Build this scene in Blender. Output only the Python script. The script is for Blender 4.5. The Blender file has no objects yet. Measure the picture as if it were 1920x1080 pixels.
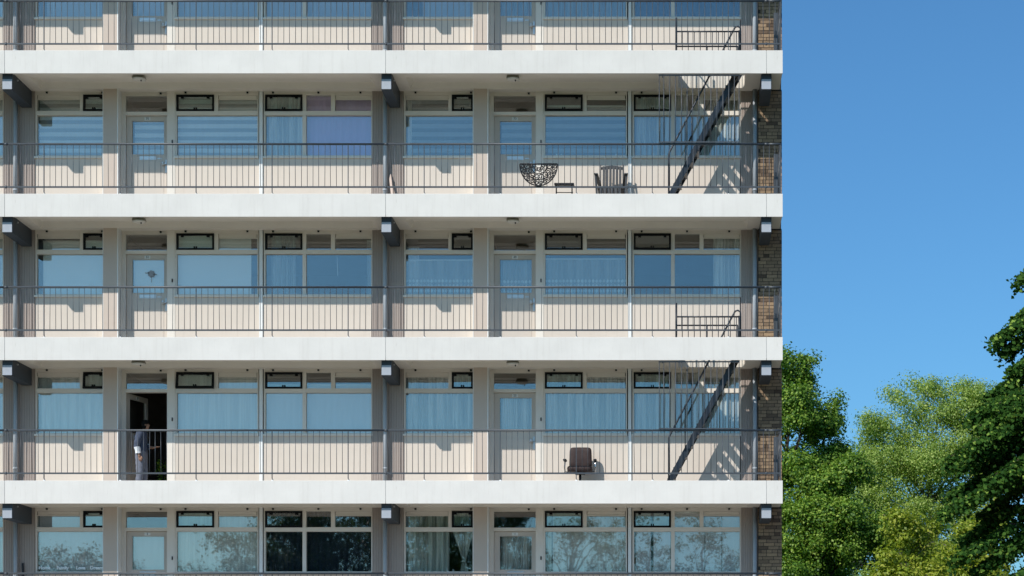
import bpy, bmesh, math, random
import numpy as np
from mathutils import Vector, Matrix

R = math.radians
random.seed(7)
scene = bpy.context.scene
col = scene.collection

# ------------------------------------------------------------------ camera
D = 41.8                  # metres from the lens to the front of the galleries
SC = 96.04                # photograph pixels per metre on that plane
F = SC * D
CX, CY = 1268.0, 1325.0   # where the optical axis meets the picture (shift lens)
ZC = 1.5
cam_d = bpy.data.cameras.new('camera')
cam = bpy.data.objects.new('camera', cam_d)
col.objects.link(cam)
cam.location = (0, -D, ZC)
cam.rotation_euler = (R(90), 0, 0)
cam_d.sensor_width = 36
cam_d.lens = 36 * F / 1920
cam_d.shift_x = (960 - CX) / 1920
cam_d.shift_y = (CY - 540) / 1920
cam_d.clip_end = 2000
scene.camera = cam

# ------------------------------------------------------------------ light
SUN = Vector((0.816, 1.0, -1.04)).normalized()     # the way the light travels
EL = math.asin(-SUN.z)
AZ = math.atan2(-SUN.x, -SUN.y)                    # of the sun, clockwise from +Y
world = bpy.data.worlds.new('World')
scene.world = world
world.use_nodes = True
wn = world.node_tree.nodes
wl = world.node_tree.links
wn.clear()
sky = wn.new('ShaderNodeTexSky')
sky.sky_type = 'NISHITA'
sky.sun_disc = False
sky.sun_elevation = EL
sky.sun_rotation = AZ
sky.altitude = 0
sky.air_density = 0.88
sky.dust_density = 1.2
sky.ozone_density = 4.0
bg = wn.new('ShaderNodeBackground')
bg.inputs['Strength'].default_value = 0.125
wo = wn.new('ShaderNodeOutputWorld')
tint = wn.new('ShaderNodeMix')
tint.data_type = 'RGBA'
tint.blend_type = 'MULTIPLY'
tint.inputs[0].default_value = 1.0
tint.inputs[7].default_value = (0.53, 0.92, 1.09, 1)     # clear, dry air: a deeper blue than the model's
wl.new(sky.outputs[0], tint.inputs[6])
wl.new(tint.outputs[2], bg.inputs[0])
wl.new(bg.outputs[0], wo.inputs[0])
sun_d = bpy.data.lights.new('sun', 'SUN')
sun_d.energy = 4.5
sun_d.angle = R(0.53)
sun_d.color = (1.0, 0.955, 0.89)
sun = bpy.data.objects.new('sun', sun_d)
col.objects.link(sun)
sun.location = (-30, -40, 60)
sun.rotation_euler = SUN.to_track_quat('-Z', 'Y').to_euler()

vs = scene.view_settings
vs.view_transform = 'Standard'
vs.look = 'None'
vs.exposure = 0.0
vs.gamma = 1.0
vs.use_curve_mapping = False
cy = scene.cycles
cy.max_bounces = 8
cy.diffuse_bounces = 4
cy.glossy_bounces = 4
cy.transparent_max_bounces = 16
cy.caustics_reflective = False
cy.caustics_refractive = False
cy.use_denoising = True
scene.render.film_transparent = False

# ------------------------------------------------------------------ materials
MATS = {}


def nodes_of(name):
    m = bpy.data.materials.new(name)
    m.use_nodes = True
    n, l = m.node_tree.nodes, m.node_tree.links
    b = n['Principled BSDF']
    MATS[name] = m
    return m, n, l, b


def noise(n, l, scale, detail=4, rough=0.6, coord='Object', vec_scale=None):
    t = n.new('ShaderNodeTexCoord')
    z = n.new('ShaderNodeTexNoise')
    z.inputs['Scale'].default_value = scale
    z.inputs['Detail'].default_value = detail
    z.inputs['Roughness'].default_value = rough
    src = t.outputs[coord]
    if vec_scale:
        mp = n.new('ShaderNodeMapping')
        mp.inputs['Scale'].default_value = vec_scale
        l.new(src, mp.inputs[0])
        src = mp.outputs[0]
    l.new(src, z.inputs['Vector'])
    return z.outputs['Fac']


def ramp(n, l, fac, stops):
    r = n.new('ShaderNodeValToRGB')
    e = r.color_ramp.elements
    while len(e) < len(stops):
        e.new(0.5)
    for i, (p, c) in enumerate(stops):
        e[i].position = p
        e[i].color = (*c, 1)
    l.new(fac, r.inputs[0])
    return r.outputs[0]


def mix(n, l, fac, a, b, mode='MIX'):
    x = n.new('ShaderNodeMix')
    x.data_type = 'RGBA'
    x.blend_type = mode
    for v, i in ((fac, 0), (a, 6), (b, 7)):
        if isinstance(v, (int, float)):
            x.inputs[i].default_value = v
        elif isinstance(v, tuple):
            x.inputs[i].default_value = (*v, 1)
        else:
            l.new(v, x.inputs[i])
    return x.outputs[2]


def bump(n, l, b, fac, strength, dist=0.01):
    u = n.new('ShaderNodeBump')
    u.inputs['Strength'].default_value = strength
    u.inputs['Distance'].default_value = dist
    l.new(fac, u.inputs['Height'])
    l.new(u.outputs[0], b.inputs['Normal'])


def paint(name, c, rough=0.5, var=0.06, scale=3.0, coord='Object', metal=0, streak=0.0, bmp=0.0, spec=0.4, obj_var=0.0, spots=False):
    m, n, l, b = nodes_of(name)
    lo = tuple(max(0, v * (1 - var)) for v in c)
    hi = tuple(min(1, v * (1 + var)) for v in c)
    f = noise(n, l, scale, 5, 0.65, coord)
    o = ramp(n, l, f, [(0.3, lo), (0.7, hi)])
    if streak:
        s = noise(n, l, 1.0, 4, 0.7, coord, (9, 9, 0.6))
        k = ramp(n, l, s, [(0.52, (1, 1, 1)), (0.8, tuple(1 - streak * q for q in (0.8, 0.9, 1.0)))])
        o = mix(n, l, 1.0, o, k, 'MULTIPLY')
    if obj_var:
        oi = n.new('ShaderNodeObjectInfo')
        k = ramp(n, l, oi.outputs['Random'], [(0, (1 - obj_var,) * 3), (1, (1, 1, 1))])
        o = mix(n, l, 1.0, o, k, 'MULTIPLY')
    if spots:
        # chipped and stained places with shapes of their own
        s1 = noise(n, l, 7.0, 8, 0.75, coord)
        k = ramp(n, l, s1, [(0.0, (1, 1, 1)), (0.66, (1, 1, 1)), (0.72, (0.86, 0.84, 0.81)), (0.82, (0.70, 0.66, 0.61))])
        o = mix(n, l, 1.0, o, k, 'MULTIPLY')
        s2 = noise(n, l, 1.0, 3, 0.6, coord, (26, 26, 2.2))
        k = ramp(n, l, s2, [(0.0, (1, 1, 1)), (0.66, (1, 1, 1)), (0.78, (0.86, 0.85, 0.83))])
        o = mix(n, l, 1.0, o, k, 'MULTIPLY')
    l.new(o, b.inputs['Base Color'])
    b.inputs['Roughness'].default_value = rough
    b.inputs['Metallic'].default_value = metal
    b.inputs['Specular IOR Level'].default_value = spec
    if bmp:
        bump(n, l, b, noise(n, l, scale * 14, 6, 0.7, coord), bmp, 0.004)
    return m


paint('white_concrete', (0.705, 0.67, 0.625), 0.85, 0.05, 1.3, streak=0.11, bmp=0.3, spec=0.2, obj_var=0.04, spots=True)
paint('soffit_paint', (0.72, 0.665, 0.585), 0.9, 0.05, 1.7, bmp=0.12, spec=0.2)
paint('gallery_floor', (0.53, 0.50, 0.46), 0.9, 0.15, 4.0, bmp=0.2, spec=0.2)
paint('panel_board', (0.67, 0.585, 0.505), 0.55, 0.035, 1.2, streak=0.09, spec=0.3, obj_var=0.06)
paint('pier_board', (0.585, 0.485, 0.41), 0.6, 0.03, 1.5, streak=0.05, spec=0.3, obj_var=0.03)
paint('taupe_cladding', (0.42, 0.35, 0.31), 0.55, 0.04, 2.0, spec=0.3, obj_var=0.03)
paint('door_paint', (0.61, 0.535, 0.465), 0.45, 0.03, 1.4, spec=0.4, obj_var=0.05)
paint('cream_frame', (0.77, 0.70, 0.62), 0.45, 0.03, 2.0, spec=0.4, obj_var=0.03)
paint('white_frame', (0.80, 0.80, 0.78), 0.45, 0.03, 2.0, spec=0.4)
paint('black_sash', (0.007, 0.008, 0.009), 0.6, 0.1, 3.0, spec=0.12)
paint('slate_steel', (0.034, 0.045, 0.06), 0.5, 0.10, 4.0, spec=0.4, bmp=0.06)
paint('end_plate_paint', (0.36, 0.38, 0.42), 0.5, 0.06, 6.0)
paint('rail_paint', (0.055, 0.062, 0.072), 0.42, 0.10, 6.0, spec=0.5)
paint('stair_paint', (0.018, 0.024, 0.034), 0.42, 0.12, 6.0, spec=0.5)
paint('pipe_grey', (0.35, 0.38, 0.41), 0.5, 0.06, 3.0, streak=0.15)
paint('alu', (0.62, 0.63, 0.64), 0.35, 0.04, 5.0, metal=0.5)
paint('mortar', (0.045, 0.04, 0.036), 0.95, 0.2, 30, spec=0.1, bmp=0.3)
paint('white_mortar', (0.70, 0.70, 0.69), 0.95, 0.1, 20, spec=0.1)
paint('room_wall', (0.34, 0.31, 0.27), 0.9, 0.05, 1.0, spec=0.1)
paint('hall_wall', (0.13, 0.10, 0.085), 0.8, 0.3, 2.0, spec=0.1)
paint('joint_seal', (0.42, 0.42, 0.41), 0.9, 0.2, 9.0)
paint('lamp_body', (0.26, 0.24, 0.19), 0.6, 0.15, 12)
paint('lamp_shade', (0.62, 0.58, 0.52), 0.4, 0.06, 12)
paint('black_rubber', (0.012, 0.012, 0.014), 0.5, 0.2, 8)
paint('iron_black', (0.010, 0.010, 0.012), 0.5, 0.2, 14, spec=0.3)
paint('chair_wood', (0.055, 0.056, 0.06), 0.6, 0.25, 9, streak=0.2)
paint('leather_brown', (0.055, 0.038, 0.036), 0.6, 0.2, 12, spec=0.15)
paint('chrome', (0.6, 0.6, 0.62), 0.2, 0.03, 5, metal=1.0)
paint('pale_plank', (0.60, 0.47, 0.40), 0.7, 0.12, 9, streak=0.15)
paint('shirt_cloth', (0.07, 0.085, 0.125), 0.85, 0.2, 14, spec=0.1)
paint('trouser_cloth', (0.17, 0.18, 0.22), 0.9, 0.15, 11, spec=0.1)
paint('cuff_cloth', (0.70, 0.72, 0.75), 0.85, 0.2, 22, spec=0.1)
paint('skin_tone', (0.34, 0.19, 0.13), 0.55, 0.06, 9, spec=0.3)
paint('hair_black', (0.006, 0.005, 0.005), 0.8, 0.3, 30, spec=0.1)
paint('clay_pot', (0.42, 0.20, 0.08), 0.75, 0.15, 8)
paint('bark', (0.05, 0.04, 0.032), 0.95, 0.35, 9, bmp=0.6, spec=0.1)
paint('bark_pale', (0.17, 0.145, 0.115), 0.95, 0.3, 9, bmp=0.5, spec=0.1)
paint('roof_felt', (0.08, 0.08, 0.085), 0.95, 0.2, 3)
paint('pavers', (0.36, 0.335, 0.30), 0.9, 0.15, 0.9, spec=0.2)
paint('number_white', (0.75, 0.75, 0.73), 0.5, 0.02, 5)
paint('letter_white', (0.93, 0.93, 0.92), 0.4, 0.0, 5)
paint('number_black', (0.015, 0.015, 0.015), 0.5, 0.1, 5)
paint('blind_white', (0.90, 0.86, 0.82), 0.8, 0.02, 2, spec=0.1)
paint('blind_slat', (0.66, 0.60, 0.66), 0.55, 0.05, 4, spec=0.3)

# grass
m, n, l, b = nodes_of('grass_ground')
f1 = noise(n, l, 0.4, 6, 0.7)
f2 = noise(n, l, 14, 5, 0.7)
c1 = ramp(n, l, f1, [(0.3, (0.045, 0.085, 0.02)), (0.7, (0.085, 0.12, 0.035))])
c2 = ramp(n, l, f2, [(0.3, (0.6, 0.6, 0.6)), (0.7, (1.1, 1.1, 1.0))])
l.new(mix(n, l, 1.0, c1, c2, 'MULTIPLY'), b.inputs['Base Color'])
b.inputs['Roughness'].default_value = 0.95
bump(n, l, b, f2, 0.8, 0.05)

# bricks: tone changes from brick to brick
m, n, l, b = nodes_of('brick_clay')
oi = n.new('ShaderNodeObjectInfo')
cb = ramp(n, l, oi.outputs['Random'], [(0.0, (0.10, 0.07, 0.052)), (0.14, (0.17, 0.12, 0.085)), (0.4, (0.35, 0.245, 0.155)),
                                       (0.75, (0.25, 0.175, 0.12)), (1.0, (0.42, 0.29, 0.18))])
fb = noise(n, l, 26, 6, 0.7)
cb = mix(n, l, 1.0, cb, ramp(n, l, fb, [(0.25, (0.66, 0.64, 0.62)), (0.7, (1.08, 1.06, 1.04))]), 'MULTIPLY')
l.new(cb, b.inputs['Base Color'])
b.inputs['Roughness'].default_value = 0.9
b.inputs['Specular IOR Level'].default_value = 0.15
bump(n, l, b, fb, 0.5, 0.004)

# the far side of the end wall, too oblique to tell its bricks apart
m, n, l, b = nodes_of('brick_field')
tc = n.new('ShaderNodeTexCoord')
mp = n.new('ShaderNodeMapping')
mp.inputs['Rotation'].default_value = (R(90), 0, R(90))
bt = n.new('ShaderNodeTexBrick')
bt.inputs['Scale'].default_value = 1.0
bt.inputs['Brick Width'].default_value = 0.22
bt.inputs['Row Height'].default_value = 0.0688
bt.inputs['Mortar Size'].default_value = 0.006
bt.inputs['Color1'].default_value = (0.36, 0.235, 0.14, 1)
bt.inputs['Color2'].default_value = (0.22, 0.14, 0.09, 1)
bt.inputs['Mortar'].default_value = (0.115, 0.10, 0.09, 1)
l.new(tc.outputs['Object'], mp.inputs[0])
l.new(mp.outputs[0], bt.inputs['Vector'])
l.new(bt.outputs['Color'], b.inputs['Base Color'])
b.inputs['Roughness'].default_value = 0.9


def glass(name, f0, tint, warp):
    m, n, l, b = nodes_of(name)
    n.remove(b)
    out = n['Material Output']
    g = n.new('ShaderNodeNewGeometry')
    bp = n.new('ShaderNodeBump')
    bp.inputs['Strength'].default_value = 1.0
    bp.inputs['Distance'].default_value = warp
    tcn = n.new('ShaderNodeTexCoord')
    oin = n.new('ShaderNodeObjectInfo')
    wv = n.new('ShaderNodeTexNoise')
    wv.noise_dimensions = '4D'
    wv.inputs['Scale'].default_value = 1.5
    wv.inputs['Detail'].default_value = 2
    mw = n.new('ShaderNodeMath'); mw.operation = 'MULTIPLY'; mw.inputs[1].default_value = 40
    l.new(oin.outputs['Random'], mw.inputs[0]); l.new(mw.outputs[0], wv.inputs['W'])
    l.new(tcn.outputs['Object'], wv.inputs['Vector'])
    l.new(wv.outputs['Fac'], bp.inputs['Height'])
    dt = n.new('ShaderNodeVectorMath'); dt.operation = 'DOT_PRODUCT'
    l.new(g.outputs['Normal'], dt.inputs[0]); l.new(g.outputs['Incoming'], dt.inputs[1])
    ab = n.new('ShaderNodeMath'); ab.operation = 'ABSOLUTE'
    l.new(dt.outputs['Value'], ab.inputs[0])
    om = n.new('ShaderNodeMath'); om.operation = 'SUBTRACT'; om.inputs[0].default_value = 1
    l.new(ab.outputs[0], om.inputs[1])
    pw = n.new('ShaderNodeMath'); pw.operation = 'POWER'; pw.inputs[1].default_value = 5
    l.new(om.outputs[0], pw.inputs[0])
    ma = n.new('ShaderNodeMath'); ma.operation = 'MULTIPLY_ADD'
    ma.inputs[1].default_value = 1 - f0; ma.inputs[2].default_value = f0
    l.new(pw.outputs[0], ma.inputs[0])
    tr = n.new('ShaderNodeBsdfTransparent'); tr.inputs[0].default_value = (*tint, 1)
    gl = n.new('ShaderNodeBsdfGlossy'); gl.inputs['Roughness'].default_value = 0.012
    gl.inputs['Color'].default_value = (1, 1, 1, 1)
    l.new(bp.outputs[0], gl.inputs['Normal'])
    mx = n.new('ShaderNodeMixShader')
    l.new(ma.outputs[0], mx.inputs[0]); l.new(tr.outputs[0], mx.inputs[1]); l.new(gl.outputs[0], mx.inputs[2])
    l.new(mx.outputs[0], out.inputs[0])
    return m


glass('window_glass', 0.135, (0.94, 0.97, 0.96), 0.0005)
glass('vent_glass', 0.14, (0.86, 0.95, 0.93), 0.0004)


def cloth(name, c, alpha=0.0, trans=0.08, pattern=None, pleat_shade=0.0):
    m, n, l, b = nodes_of(name)
    out = n['Material Output']
    n.remove(b)
    df = n.new('ShaderNodeBsdfDiffuse')
    tl = n.new('ShaderNodeBsdfTranslucent')
    f = noise(n, l, 5, 3, 0.5, vec_scale=(3, 3, 0.4))
    cc = ramp(n, l, f, [(0.3, tuple(v * 0.93 for v in c)), (0.7, c)])
    if pleat_shade:
        # pleat shading put into the colour as darker upright stripes
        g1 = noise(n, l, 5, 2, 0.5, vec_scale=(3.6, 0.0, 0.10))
        cc = mix(n, l, 1.0, cc, ramp(n, l, g1, [(0.40, (1 - pleat_shade,) * 3), (0.58, (1, 1, 1))]), 'MULTIPLY')
    if pattern == 'stripe':
        t = n.new('ShaderNodeTexCoord')
        sp = n.new('ShaderNodeSeparateXYZ')
        l.new(t.outputs['Object'], sp.inputs[0])
        a = n.new('ShaderNodeMath'); a.operation = 'MULTIPLY'; a.inputs[1].default_value = 1 / 0.165
        l.new(sp.outputs['Z'], a.inputs[0])
        fr = n.new('ShaderNodeMath'); fr.operation = 'FRACT'
        l.new(a.outputs[0], fr.inputs[0])
        st = ramp(n, l, fr.outputs[0], [(0.0, (0.42, 0.42, 0.42)), (0.44, (0.42, 0.42, 0.42)), (0.52, (1, 1, 1)), (0.95, (1, 1, 1))])
        cc = mix(n, l, 1.0, cc, st, 'MULTIPLY')
    l.new(cc, df.inputs[0]); l.new(cc, tl.inputs[0])
    mx = n.new('ShaderNodeMixShader'); mx.inputs[0].default_value = trans
    l.new(df.outputs[0], mx.inputs[1]); l.new(tl.outputs[0], mx.inputs[2])
    res = mx.outputs[0]
    if alpha or pattern == 'lace':
        tr = n.new('ShaderNodeBsdfTransparent')
        m2 = n.new('ShaderNodeMixShader')
        m2.inputs[0].default_value = alpha
        if pattern == 'lace':
            # woven rows of lozenges in the lower hem, open net above
            t = n.new('ShaderNodeTexCoord')
            sp = n.new('ShaderNodeSeparateXYZ')
            l.new(t.outputs['Object'], sp.inputs[0])

            def tri(src, per):
                a = n.new('ShaderNodeMath'); a.operation = 'PINGPONG'; a.inputs[1].default_value = per / 2
                l.new(src, a.inputs[0])
                d = n.new('ShaderNodeMath'); d.operation = 'DIVIDE'; d.inputs[1].default_value = per / 2
                l.new(a.outputs[0], d.inputs[0])
                return d.outputs[0]
            s = n.new('ShaderNodeMath'); s.operation = 'ADD'
            l.new(tri(sp.outputs['X'], 0.074), s.inputs[0]); l.new(tri(sp.outputs['Z'], 0.10), s.inputs[1])
            lz = n.new('ShaderNodeMath'); lz.operation = 'LESS_THAN'; lz.inputs[1].default_value = 0.85
            l.new(s.outputs[0], lz.inputs[0])
            hem = n.new('ShaderNodeMath'); hem.operation = 'LESS_THAN'; hem.inputs[1].default_value = 0.34
            l.new(sp.outputs['Z'], hem.inputs[0])
            q = n.new('ShaderNodeMath'); q.operation = 'MULTIPLY'
            l.new(lz.outputs[0], q.inputs[0]); l.new(hem.outputs[0], q.inputs[1])
            k = n.new('ShaderNodeMath'); k.operation = 'MULTIPLY_ADD'
            k.inputs[1].default_value = -(alpha - 0.08); k.inputs[2].default_value = alpha
            l.new(q.outputs[0], k.inputs[0])
            l.new(k.outputs[0], m2.inputs[0])
        l.new(res, m2.inputs[1]); l.new(tr.outputs[0], m2.inputs[2])
        res = m2.outputs[0]
    l.new(res, out.inputs[0])
    return m


cloth('net_white', (0.94, 0.90, 0.86), 0.10, pleat_shade=0.42)
cloth('net_grey', (0.82, 0.84, 0.77), 0.04, pleat_shade=0.45)
cloth('net_thin', (0.78, 0.80, 0.80), 0.5, pleat_shade=0.4)
cloth('lace_net', (0.86, 0.88, 0.88), 0.5, pleat_shade=0.25, pattern='lace')
cloth('heavy_white', (0.95, 0.88, 0.83), 0.0, pleat_shade=0.14)
cloth('pale_blue_cloth', (0.82, 0.76, 0.78), 0.0)
cloth('lilac_cloth', (0.62, 0.40, 0.78), 0.0)
cloth('blind_stripe', (0.86, 0.82, 0.80), 0.0, pattern='stripe')
cloth('blind_stripe_dark', (0.40, 0.42, 0.44), 0.0, pattern='stripe')
cloth('dark_sheet', (0.035, 0.045, 0.065), 0.0)


def leaf_mat(name, dark, mid, light, trans=0.35, rough=0.5, spec=0.3, sun_fleck=None):
    m, n, l, b = nodes_of(name)
    out = n['Material Output']
    g = n.new('ShaderNodeNewGeometry')
    t = n.new('ShaderNodeTexCoord')
    big = noise(n, l, 0.55, 3, 0.5)
    o1 = ramp(n, l, g.outputs['Random Per Island'], [(0.0, dark), (0.5, mid), (1.0, light)] if sun_fleck is None else [(0.0, dark), (0.5, mid), (0.9, light), (0.94, sun_fleck)])  # last stop paints a few leaves bright, as specks of sun
    o2 = ramp(n, l, big, [(0.3, (0.82, 0.86, 0.78)), (0.7, (1.12, 1.08, 1.05))])
    o = mix(n, l, 1.0, o1, o2, 'MULTIPLY')
    l.new(o, b.inputs['Base Color'])
    b.inputs['Roughness'].default_value = rough
    b.inputs['Specular IOR Level'].default_value = spec
    tl = n.new('ShaderNodeBsdfTranslucent')
    yl = mix(n, l, 1.0, o, (1.35, 1.45, 0.55), 'MULTIPLY')
    l.new(yl, tl.inputs[0])
    mx = n.new('ShaderNodeMixShader'); mx.inputs[0].default_value = trans
    l.new(b.outputs[0], mx.inputs[1]); l.new(tl.outputs[0], mx.inputs[2])
    l.new(mx.outputs[0], out.inputs[0])


leaf_mat('leaf_green', (0.04, 0.105, 0.014), (0.135, 0.255, 0.03), (0.34, 0.45, 0.08))
leaf_mat('leaf_pale', (0.12, 0.205, 0.035), (0.28, 0.395, 0.085), (0.50, 0.57, 0.19), 0.4)
leaf_mat('leaf_yellow', (0.15, 0.215, 0.02), (0.28, 0.35, 0.035), (0.45, 0.46, 0.08), 0.4)
leaf_mat('leaf_dark', (0.012, 0.045, 0.009), (0.03, 0.085, 0.014), (0.07, 0.15, 0.024), 0.32, 0.7, 0.1, (0.26, 0.38, 0.07))
leaf_mat('leaf_evergreen', (0.012, 0.03, 0.012), (0.02, 0.045, 0.014), (0.03, 0.06, 0.02), 0.15)
leaf_mat('leaf_far', (0.03, 0.06, 0.015), (0.055, 0.10, 0.025), (0.09, 0.14, 0.035), 0.3)

# ------------------------------------------------------------------ helpers
ORIGIN = {}     # world position of every parent


class MB:
    def __init__(s):
        s.v, s.f = [], []

    def box(s, x0, x1, y0, y1, z0, z1):
        i = len(s.v)
        s.v += [(x0, y0, z0), (x1, y0, z0), (x1, y1, z0), (x0, y1, z0), (x0, y0, z1), (x1, y0, z1), (x1, y1, z1), (x0, y1, z1)]
        s.f += [(i, i + 3, i + 2, i + 1), (i + 4, i + 5, i + 6, i + 7), (i, i + 1, i + 5, i + 4), (i + 1, i + 2, i + 6, i + 5),
                (i + 2, i + 3, i + 7, i + 6), (i + 3, i, i + 4, i + 7)]
        return s

    def obox(s, p, q, w, h, up=Vector((0, 1, 0))):
        """bar from p to q, w along 'up', h across"""
        p, q = Vector(p), Vector(q)
        d = (q - p).normalized()
        a = (up - d * up.dot(d)).normalized() * (w / 2)
        c = d.cross(a).normalized() * (h / 2)
        i = len(s.v)
        for e in (p, q):
            s.v += [tuple(e - a - c), tuple(e + a - c), tuple(e + a + c), tuple(e - a + c)]
        s.f += [(i, i + 1, i + 2, i + 3), (i + 4, i + 7, i + 6, i + 5), (i, i + 4, i + 5, i + 1), (i + 1, i + 5, i + 6, i + 2),
                (i + 2, i + 6, i + 7, i + 3), (i + 3, i + 7, i + 4, i)]
        return s

    def tube(s, pts, r, n=8, close=False):
        pts = [Vector(p) for p in pts]
        m = len(pts)
        rs = r if isinstance(r, (list, tuple)) else [r] * m
        base = len(s.v)
        prev = None
        for k, p in enumerate(pts):
            if close:
                d = pts[(k + 1) % m] - pts[k - 1]
            else:
                d = pts[min(k + 1, m - 1)] - pts[max(k - 1, 0)]
            d.normalize()
            if prev is None:
                a = d.orthogonal().normalized()
            else:
                a = prev - d * prev.dot(d)
                a = a.normalized() if a.length > 1e-6 else d.orthogonal().normalized()
            prev = a
            c = d.cross(a)
            for j in range(n):
                t = 2 * math.pi * j / n
                s.v.append(tuple(p + (a * math.cos(t) + c * math.sin(t)) * rs[k]))
        rng = m if close else m - 1
        for k in range(rng):
            k2 = (k + 1) % m
            for j in range(n):
                j2 = (j + 1) % n
                s.f.append((base + k * n + j, base + k * n + j2, base + k2 * n + j2, base + k2 * n + j))
        if not close:
            s.f.append(tuple(base + j for j in reversed(range(n))))
            s.f.append(tuple(base + (m - 1) * n + j for j in range(n)))
        return s

    def prism(s, poly, axis, a0, a1):
        """poly: 2-D outline in the two other axes, pushed along axis"""
        i = len(s.v)
        n = len(poly)
        for a in (a0, a1):
            for (u, w) in poly:
                s.v.append({'x': (a, u, w), 'y': (u, a, w), 'z': (u, w, a)}[axis])
        s.f.append(tuple(i + k for k in range(n)))
        s.f.append(tuple(i + n + k for k in reversed(range(n))))
        for k in range(n):
            k2 = (k + 1) % n
            s.f.append((i + k, i + n + k, i + n + k2, i + k2))
        return s

    def ring(s, prof, n=16, c=(0, 0, 0)):
        """lathe (r, z) profile about z"""
        base = len(s.v)
        for (r, z) in prof:
            for j in range(n):
                t = 2 * math.pi * j / n
                s.v.append((c[0] + r * math.cos(t), c[1] + r * math.sin(t), c[2] + z))
        for k in range(len(prof) - 1):
            for j in range(n):
                j2 = (j + 1) % n
                s.f.append((base + k * n + j, base + k * n + j2, base + (k + 1) * n + j2, base + (k + 1) * n + j))
        s.f.append(tuple(base + j for j in reversed(range(n))))
        s.f.append(tuple(base + (len(prof) - 1) * n + j for j in range(n)))
        return s

    def mesh(s, name, mat, smooth=False, bevel=0.0):
        me = bpy.data.meshes.new(name)
        me.from_pydata(s.v, [], s.f)
        bm = bmesh.new()
        bm.from_mesh(me)
        bmesh.ops.recalc_face_normals(bm, faces=bm.faces)
        if bevel:
            bmesh.ops.bevel(bm, geom=list(bm.edges), offset=bevel, segments=1, affect='EDGES', profile=0.5)
        bm.to_mesh(me)
        bm.free()
        me.materials.append(MATS[mat])
        if smooth:
            me.polygons.foreach_set('use_smooth', [True] * len(me.polygons))
        return me


def put(name, me, parent=None, at=(0, 0, 0), rot=None):
    """link a mesh as one object; at = world position (when the parents are not turned)"""
    o = bpy.data.objects.new(name, me)
    col.objects.link(o)
    at = Vector(at)
    if parent is not None:
        o.parent = parent
        o.location = at - ORIGIN[parent.name]
    else:
        o.location = at
    if rot:
        o.rotation_euler = rot
    ORIGIN[o.name] = at
    return o


def empty(name, at=(0, 0, 0), parent=None, rot=None):
    o = bpy.data.objects.new(name, None)
    o.empty_display_size = 0.2
    col.objects.link(o)
    at = Vector(at)
    ORIGIN[o.name] = at
    if parent is not None:
        o.parent = parent
        o.location = at - ORIGIN[parent.name]
    else:
        o.location = at
    if rot:
        o.rotation_euler = rot
    return o


def tag(o, label=None, cat=None, group=None, kind=None):
    for k, v in (('label', label), ('category', cat), ('group', group), ('kind', kind)):
        if v:
            o[k] = v
    return o


CACHE = {}


def cached(key, fn):
    if key not in CACHE:
        CACHE[key] = fn()
    return CACHE[key]


def text_mesh(name, txt, size, mat, depth=0.004, bold=0.0):
    cu = bpy.data.curves.new(name, 'FONT')
    cu.body = txt
    cu.size = size
    cu.align_x = 'CENTER'
    cu.align_y = 'CENTER'
    cu.extrude = depth / 2
    cu.resolution_u = 3
    cu.offset = bold
    ob = bpy.data.objects.new(name, cu)
    col.objects.link(ob)
    dg = bpy.context.evaluated_depsgraph_get()
    me = bpy.data.meshes.new_from_object(ob.evaluated_get(dg))
    bpy.data.objects.remove(ob)
    bpy.data.curves.remove(cu)
    me.name = name
    me.transform(Matrix.Rotation(R(90), 4, 'X'))
    me.materials.clear()
    me.materials.append(MATS[mat])
    return me


# ------------------------------------------------------------------ measures
BAY = 7.437
H = 2.8
SW = F / (D + 1.4)                   # pixels per metre on the window wall
JOINT = [1.762 - BAY * 3, 1.762 - BAY * 2, 1.762 - BAY, 1.762]     # slab joints, left to right
TOP = {'E': 1.5 + (CY - 363.2) / SC + H, 'A': 1.5 + (CY - 363.2) / SC}
TOP['B'] = TOP['A'] - H
TOP['C'] = TOP['A'] - 2 * H
TOP['D'] = TOP['A'] - 3 * H
TOP['F'] = TOP['E'] + H              # the slab over the top row
XR = 2.077                           # right end of the galleries
YW = 1.40                            # window wall panels
FLOOR = -0.12
SOF = -0.40                          # soffit of a slab below its own fascia top


def U(px):                           # along a bay, from its left joint (read off the left bay)
    return (px - CX) / SW - JOINT[1]


def Zr(py):                          # height above the fascia top, read off the second gallery
    return (CY - py) / SW + ZC - TOP['A']


def Xw(px, y=YW):
    return (px - CX) * (D + y) / F


def Zw(py, y=YW):
    return (CY - py) * (D + y) / F + ZC


# ------------------------------------------------------------------ ground
def sheet(name, x0, x1, y0, y1, z, mat):
    me = bpy.data.meshes.new(name)
    me.from_pydata([(x0, y0, z), (x1, y0, z), (x1, y1, z), (x0, y1, z)], [], [(0, 1, 2, 3)])
    me.materials.append(MATS[mat])
    return tag(put(name, me), kind='structure')


sheet('ground', -600, 600, -600, 600, 0, 'grass_ground')
sheet('bounce_paving', -60, 40, -16, 1.2, 0.004, 'pavers')  # unseen pale paving, added to bounce warm light up to the soffits
sheet('path', -60, 40, -30, -25, 0.004, 'pavers')

# ------------------------------------------------------------------ the building
BL = tag(empty('apartment_building', (-5.7, 6.0, 0)),
         'long white and beige gallery apartment block with open walkways on every storey', 'building')
XL = JOINT[1] - 3.4                  # the block is modelled to a little beyond the left edge of the picture
YB = 10.6


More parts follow.
